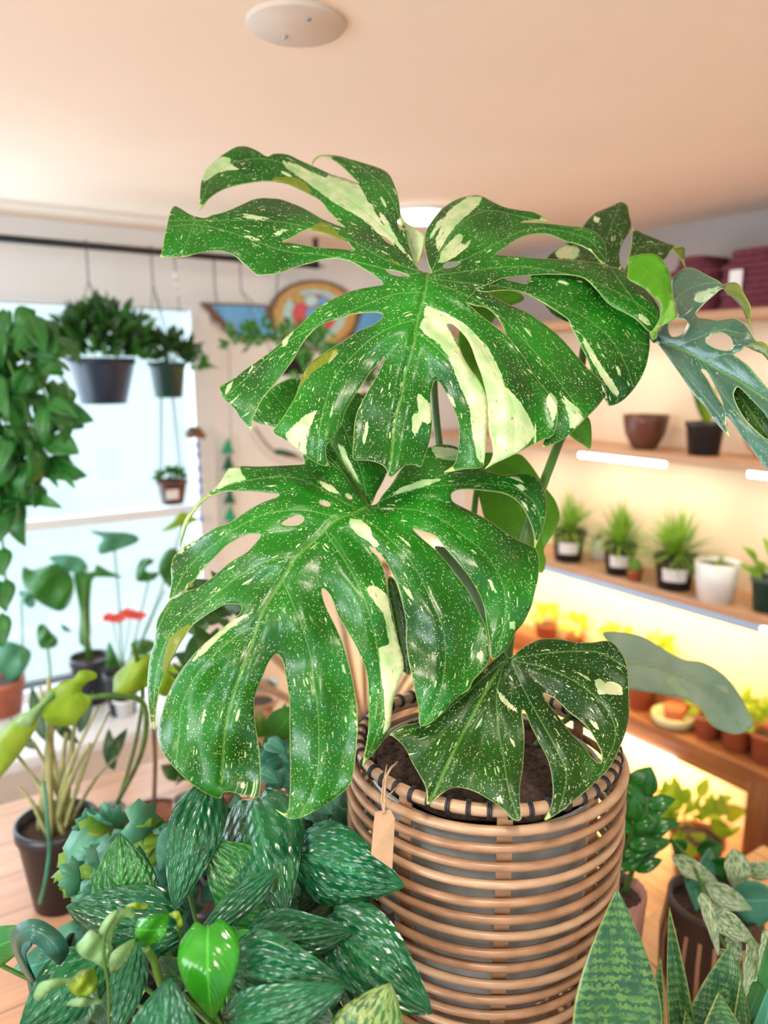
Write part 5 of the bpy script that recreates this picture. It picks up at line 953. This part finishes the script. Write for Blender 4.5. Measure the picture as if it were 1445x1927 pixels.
for k, pl in enumerate((q('K',(610,540),(720,545),(850,550),(930,572),(940,610),(850,650),(760,680),(680,695),(665,640),(700,590)), q('K',(920,860),(940,760),(990,720),(1050,745),(990,790),(1010,820),(1080,820),(1050,870),(960,885)), q('K',(1080,760),(1130,670),(1200,660),(1230,760),(1180,920),(1130,900),(1085,830)), q('K',(1090,540),(1180,470),(1230,410),(1300,430),(1350,470),(1240,500),(1150,535)), q('K',(740,1290),(780,1360),(820,1450),(810,1530),(740,1520),(722,1400)), q('K',(900,1290),(1000,1275),(1060,1310),(1000,1380),(900,1390)))):
    sheet('leaf', t, [M['snt'],M['sng'],M['sng'],M['snl'],M['sng'],M['sng']][k], pl, d-.1+.03*k, .02, .04)
for a in ((215,1030),(280,1090),(310,1110),(345,985)): pxtube('stem', t, M['petiole'], [(a[0],a[1],d-.05),(a[0]*.6+95,a[1]*.5+620,d),(232,1290,d)], .003)
t, p, r, h, d = tpot('potted_vine', 'teal-green leaved plant in a red pot at the left edge by the window', 4, 1340, 86, 66, zs_, M['terra'])
for pl, mt in ((q('K',(-80,1330),(0,1290),(70,1290),(205,1350),(190,1450),(100,1570),(0,1500),(-60,1450)),'snt'), (q('K',(250,1200),(300,1172),(350,1230),(395,1280),(370,1330),(270,1330)),'sng'), (q('K',(130,950),(200,960),(245,1040),(200,1062),(150,1010)),'snt'), (q('K',(410,1170),(440,1180),(490,1225),(430,1215)),'snt')): sheet('leaf', t, M[mt], pl, d-.06, .02, .04)
pxtube('stem', t, M['petiole'], [(90,1215,d-.06),(93,1290,d-.04),(60,1330,d)], .004); pxtube('stem', t, M['petiole'], [(40,1130,d-.05),(42,1230,d-.05),(30,1300,d)], .003)
t = thing('red_flowers', 'small cluster of coral red blossoms on thin stems before the window', 'flowers'); M['coral'] = plain('coral_petal', (.85,.12,.10), .5); random.seed(5)
fl = onZ(235,1345,zs_); dd_ = dep(fl)
for x, y in ((204,1161),(218,1163),(228,1160),(238,1152),(250,1156),(262,1158)):
    m = MB(); c = up(x, y, dd_)
    for k in range(5): a = k*1.257; blade(m, c, c+np.array([math.cos(a)*.026, -.006, math.sin(a)*.019]), .019, 'lance', nu=4, nv=1)
    m.build('blossom', M['coral'], t)
m = MB()
for x in (212,245): m.tube([tuple(up(x,1164,dd_)), tuple(up(230,1260,dd_)), tuple(fl)], .002, 5)
m.build('stem', M['petiole'], t); pot(t, fl, .035,.028,.06, M['white'])
# plants behind middle leaf, on the rear table
for px, py, w_, hh_, mt, lb in ((495,1318,56,34,'zinc','small grey pot on the low table seen through the leaf slit'), (488,1352,64,38,'shelf','small wooden bowl on the low table behind the leaf slit')):
    t = thing('small_bowl', lb, 'bowl'); p = onZ(px, py, zl); d = dep(p); p_ = p.copy(); pot(t, p_, w_/2*d/FPX, w_/2*.7*d/FPX, hh_*d/FPX, M[mt])
for k, (px, py, d, R, mt, lb) in enumerate(((425,1165,1.5,.05,'lfdark','dark bushy plant behind the left lobes of the middle leaf'), (385,1275,1.45,.045,'lfdark','shaded green plant under the left lobes of the middle leaf'))):
    t = thing('leafy_plant', lb, 'plant'); c = up(px, py, d); c2_ = (c[0], c[1], zl); pot(t, c2_, .07,.055,.14, M['black']); bush(tuple(c), (R,R,R), 16, .075, .05, M[mt], t, seed=80+k, heart=.2)
    MB().tube([(c[0],c[1],zl+.1), tuple(c)], .006, 6).build('stem', M['petiole'], t)

# ------------------------------------------------------------------ foreground foliage, lower left
def lobed(m, c, dr, nrm, R):
    dr = V(dr).normalized(); n = V(nrm); n = (n-dr*n.dot(dr)).normalized(); s_ = dr.cross(n); pts_ = []
    for a, rr in ((0,1.0),(.2,.82),(.42,.66),(.75,.88),(1.1,.62),(1.6,.74),(2.0,.58),(2.5,.6),(3.14,.25)): pts_.append((a, rr))
    ring = [(a, r_) for a, r_ in pts_]+[(-a, r_) for a, r_ in pts_[-2:0:-1]]
    vs_ = [V(c)]+[V(c)+(dr*math.cos(a)+s_*math.sin(a))*R*r_-n*R*.18*r_ for a, r_ in ring]; k = len(ring)
    m.add(vs_, [(0, 1+i, 1+(i+1) % k) for i in range(k)], [(.5,.5)]+[(.5+.5*r_*math.cos(a), .5+.5*r_*math.sin(a)) for a, r_ in ring])
t = thing('blue_green_ivy', 'blue-green lobed ivy spreading between the black pot and mottled leaves', 'plant'); pc = up(230,1760,1.12); pot(t, (pc[0],pc[1],zl), .09,.07,pc[2]-zl-.02, M['black']); random.seed(90)
m = MB(); m2 = MB()
for k in range(110):
    x, y = rnd(125,335), rnd(1545,1800); 
    if x+y < 1700 or (x > 290 and y < 1560): continue
    lobed(m if k % 5 else m2, up(x, y, rnd(1.02,1.25)), (rnd(-.6,.9), rnd(-.6,.2), rnd(-.6,.8)), (rnd(-.6,.3), -1, rnd(.2,1.4)), rnd(.026,.046))
thicken(m.build('foliage', M['snt'], t)); thicken(m2.build('young_foliage', M['lffern'], t))
t = thing('under_leaf_pothos', 'blue-green heart-leaved plant below the middle monstera leaf left of the basket', 'plant'); pc = up(520,1640,1.18); pot(t, (pc[0],pc[1],zl), .085,.07,pc[2]-zl-.06, M['black']); random.seed(91); m = MB()
for k in range(150):
    x, y = rnd(395,690), rnd(1395,1720); d = rnd(1.0,1.3); L = rnd(35,60); a = rnd(0,3.1)
    if y < 1450 and x > 640: continue
    blade(m, up(x,y,d), up(x+L*math.cos(a), y+L*math.sin(a)*.7, d-.02), rnd(30,48)*d/FPX, 'ovate', nrm=(rnd(-.8,.3),-1,rnd(.2,1.3)), fold=.2, nu=6, nv=2, heart=.2)
thicken(m.build('foliage', M['lfteal'], t)); bush(tuple(up(500,1440,1.3)), (.10,.08,.08), 30, .08, .05, M['lfgreen'], t, seed=92, name='green_foliage')
bush(tuple(up(442,1512,1.05)), (.04,.04,.03), 30, .03, .02, plain('pink_succulent', (.55,.25,.20), .5), t, seed=93, name='pink_rosettes')
# silver mottled plant
sc = thing('silver_mottled_plant', 'dense foreground plant with big dark leaves mottled in silver at the bottom left', 'plant'); pc = up(440,1990,.84); ztb = .80
pot(sc, (pc[0],pc[1],ztb), .13,.10,max(.12, pc[2]-ztb), M['black'])
SL = [((388,1490),(329,1716),108,.93,.86,'silver',.1,'ovate'),((238,1725),(226,1568),124,.90,.93,'silverl',.1,'ovate'),((272,1705),(262,1590),60,.93,.95,'silver',.1,'ovate'),((478,1505),(535,1730),176,.96,.84,'silver',.1,'ovate'),((515,1712),(384,1582),140,.88,.90,'silverl',.08,'ovate'),((524,1636),(360,1776),54,.84,.80,'silver',.06,'lance'),
 ((566,1605),(762,1668),146,.90,.84,'silver',.1,'ovate'),((475,1768),(666,1752),104,.84,.80,'silver',.08,'ovate'),((622,1742),(814,1908),160,.82,.76,'silver',.08,'ovate'),((440,1822),(650,1850),150,.78,.74,'silver',.12,'ovate'),((430,1935),(652,1856),112,.74,.71,'silver',.10,'ovate'),((330,1742),(124,1706),124,.88,.90,'silver',.12,'ovate'),
 ((392,1745),(400,1918),116,.76,.74,'gloss',.14,'ovate'),((430,1770),(494,1757),30,.80,.78,'gloss',.05,'lance'),((305,2030),(320,1840),160,.70,.72,'silver',.14,'ovate'),((205,1790),(34,1940),124,.84,.78,'silver',.08,'lance'),((-40,1795),(86,1742),74,.90,.86,'lfgreen',.12,'ovate'),((262,1770),(212,1960),72,.82,.76,'silver',.05,'lance'),
 ((585,1690),(650,1720),50,.96,.94,'lfteal',.05,'ovate'),((670,2010),(735,1850),150,.72,.74,'vargd',.06,'ovate'),((370,1925),(405,2010),50,.72,.70,'lfdark',.05,'lance'),((560,1900),(650,1960),80,.76,.74,'lfdark',.05,'ovate'),((350,1850),(300,1800),70,.84,.84,'lfdark',.1,'ovate'),((500,1730),(430,1680),60,.92,.93,'lfdark',.1,'ovate'),((620,1660),(560,1740),80,.96,.92,'lfdark',.1,'ovate'),((110,1800),(20,1830),60,.96,.94,'lfteal',.1,'ovate'),((700,1690),(640,1760),70,.95,.9,'lfdark',.1,'ovate'),((330,1560),(300,1640),50,1.0,.98,'lfteal',.1,'ovate'),((590,1560),(540,1600),60,1.02,1.0,'lfdark',.1,'ovate'),((150,1850),(140,1960),90,.82,.80,'lfdark',.1,'ovate')]
for (x0,y0),(x1,y1),w_,d0,d1,mt,bd,shp in SL+[((rx,ry),(rx+rnd(-70,70),ry+rnd(-20,90)),rnd(50,85),dd0,dd0-.03,'lfdark',.1,'ovate') for rx,ry,dd0 in [(rnd(180,720),rnd(1700,1920),rnd(.88,.98)) for _ in range(30)]]:
    pxblade('leaf', sc, M[mt], (x0,y0,d0), (x1,y1,d1), w_, shape=shp, bend=bd, fold=-.18 if mt != 'lfdark' else .1, nu=18, nv=5, heart=.16 if shp == 'ovate' else 0, wave=.03, nrm=tuple(V(-_F)+Vector((0,0,.35))))
    if mt != 'lfdark': pxtube('petiole', sc, M['petiole'], [(x0,y0,d0),((x0*.65+440*.35),(y0*.6+1990*.4),(d0+.90)/2+.02),(440,1970,.86)], .0028)
sheet('leaf', sc, M['gloss'], q('G7',(925,520),(940,470),(1000,450),(1080,430),(1150,430),(1135,520),(1120,590),(1050,640),(1000,662),(950,640),(920,600)), .76, 0, .02, label='bright new leaf still unfurling')
sheet('leaf', sc, M['snl'], q('G7',(1145,440),(1170,420),(1215,415),(1235,470),(1245,520),(1215,520),(1195,470)), .77, 0, .01)
pxtube('stem', sc, M['petiole'], [(275,1785,.76),(290,1808,.77),(302,1850,.78),(340,1950,.8)], .004)
# pale wavy fern
t = thing('pale_fern', 'pale matte green fern with wavy lobes rising among the mottled leaves', 'plant'); pc = up(205,2040,.80); pot(t, (pc[0],pc[1],.80), .05,.04,max(.07,pc[2]-.80), M['terra'])
for k, pl in enumerate((q('G7',(518,655),(560,600),(612,545),(660,570),(700,590),(715,680),(722,800),(640,760),(560,725)), q('G7',(670,565),(690,510),(730,450),(780,410),(850,395),(905,385),(912,455),(850,455),(795,500),(765,590),(745,690),(700,610)), q('G7',(230,1000),(250,930),(300,890),(420,868),(500,868),(560,825),(520,880),(450,910),(350,950),(270,1020)), q('G7',(460,905),(540,830),(630,805),(665,880),(645,950),(570,1000),(500,975)), q('G7',(745,820),(755,710),(850,630),(925,600),(905,680),(830,800),(765,832)), q('G7',(450,1050),(520,1000),(640,1005),(720,1035),(640,1050),(540,1062)), q('G7',(740,640),(765,660),(760,740),(735,800),(720,720)), q('G7',(850,380),(920,355),(1000,375),(1005,395),(910,400)))):
    sheet('lobe', t, M['snl'] if k in (3,7) else M['snp'], pl, .70+.008*k, .01, .025)
pxtube('midrib', t, M['petiole'], [(222,1715,.70),(197,1760,.70),(195,1800,.70),(205,1870,.72),(205,2000,.78)], .0014)
# curled strap-leaf plant
t = thing('curled_strap_plant', 'dark strap leaves curling into a loop at the left edge of the foreground', 'plant'); pc = up(70,2060,.85); pot(t, (pc[0],pc[1],.80), .05,.04,max(.07,pc[2]-.80), M['black'])
def strap(pts, w):
    P = smooth_line([tuple(up(*p)) for p in pts], 6); m = MB(); vs_ = []; n = len(P)
    for i in range(n):
        tt = V(P[min(i+1,n-1)])-V(P[max(i-1,0)]); s_ = tt.cross(V(_F)).normalized()*.8+V(_F)*.6; k = w*min(1, (n-1-i)/6+.12, i/4+.3)
        vs_ += [V(P[i])-s_*k, V(P[i])+s_*k]
    m.add(vs_, [(2*i,2*i+1,2*i+3,2*i+2) for i in range(n-1)], [(i/n, j) for i in range(n) for j in (0,1)]); thicken(m.build('leaf', M['lfstrap'], t), .001)
M['lfstrap'] = leaf_mat('dark_strap_leaf', (.008,.07,.05), (.02,.12,.085), rough=.3, trans=.1)
strap([(66,1855,.82),(45,1820,.80),(30,1785,.78),(35,1760,.77),(60,1750,.76),(90,1765,.76),(110,1790,.76),(112,1815,.77)], .010)
strap([(70,1860,.83),(50,1820,.82),(42,1790,.82),(60,1765,.82),(80,1775,.82)], .008); strap([(66,2000,.84),(68,1900,.83),(50,1830,.82)], .010)
# display plinth carrying basket and foreground pots
pl = thing('display_plinth', 'wooden display stand under the cane basket', 'stand'); zb_ = BC[2]-.506
MB().box((BC[0]-.19,BC[1]-.19,zb_-.04),(BC[0]+.19,BC[1]+.19,zb_)).build('top', M['wood'], pl, bevel=.004)
for sx in (-.16,.16):
    for sy in (-.16,.16): MB().box((BC[0]+sx-.02,BC[1]+sy-.02,0),(BC[0]+sx+.02,BC[1]+sy+.02,zb_-.04)).build('leg', M['cedarv'], pl, smooth=False)
ft = thing('front_table', 'dark wooden table under the silver mottled plant', 'table'); MB().box((-.45,.2,.76),(.42,.80,.80)).build('top', M['cedar'], ft, bevel=.004)
for x in (-.4,.37):
    for y in (.25,.75): MB().box((x-.02,y-.02,0),(x+.02,y+.02,.76)).build('leg', M['cedarv'], ft, smooth=False)

sk = thing('plant_stake', 'thin black plastic stake standing against the left side of the basket', 'stake'); a_ = up(735,1720,.86); b_ = up(733,1800,.85); MB().box((a_[0]-.0045,a_[1]-.001,.80),(a_[0]+.0045,a_[1]+.001,a_[2])).build('blade', M['black'], sk, smooth=False)
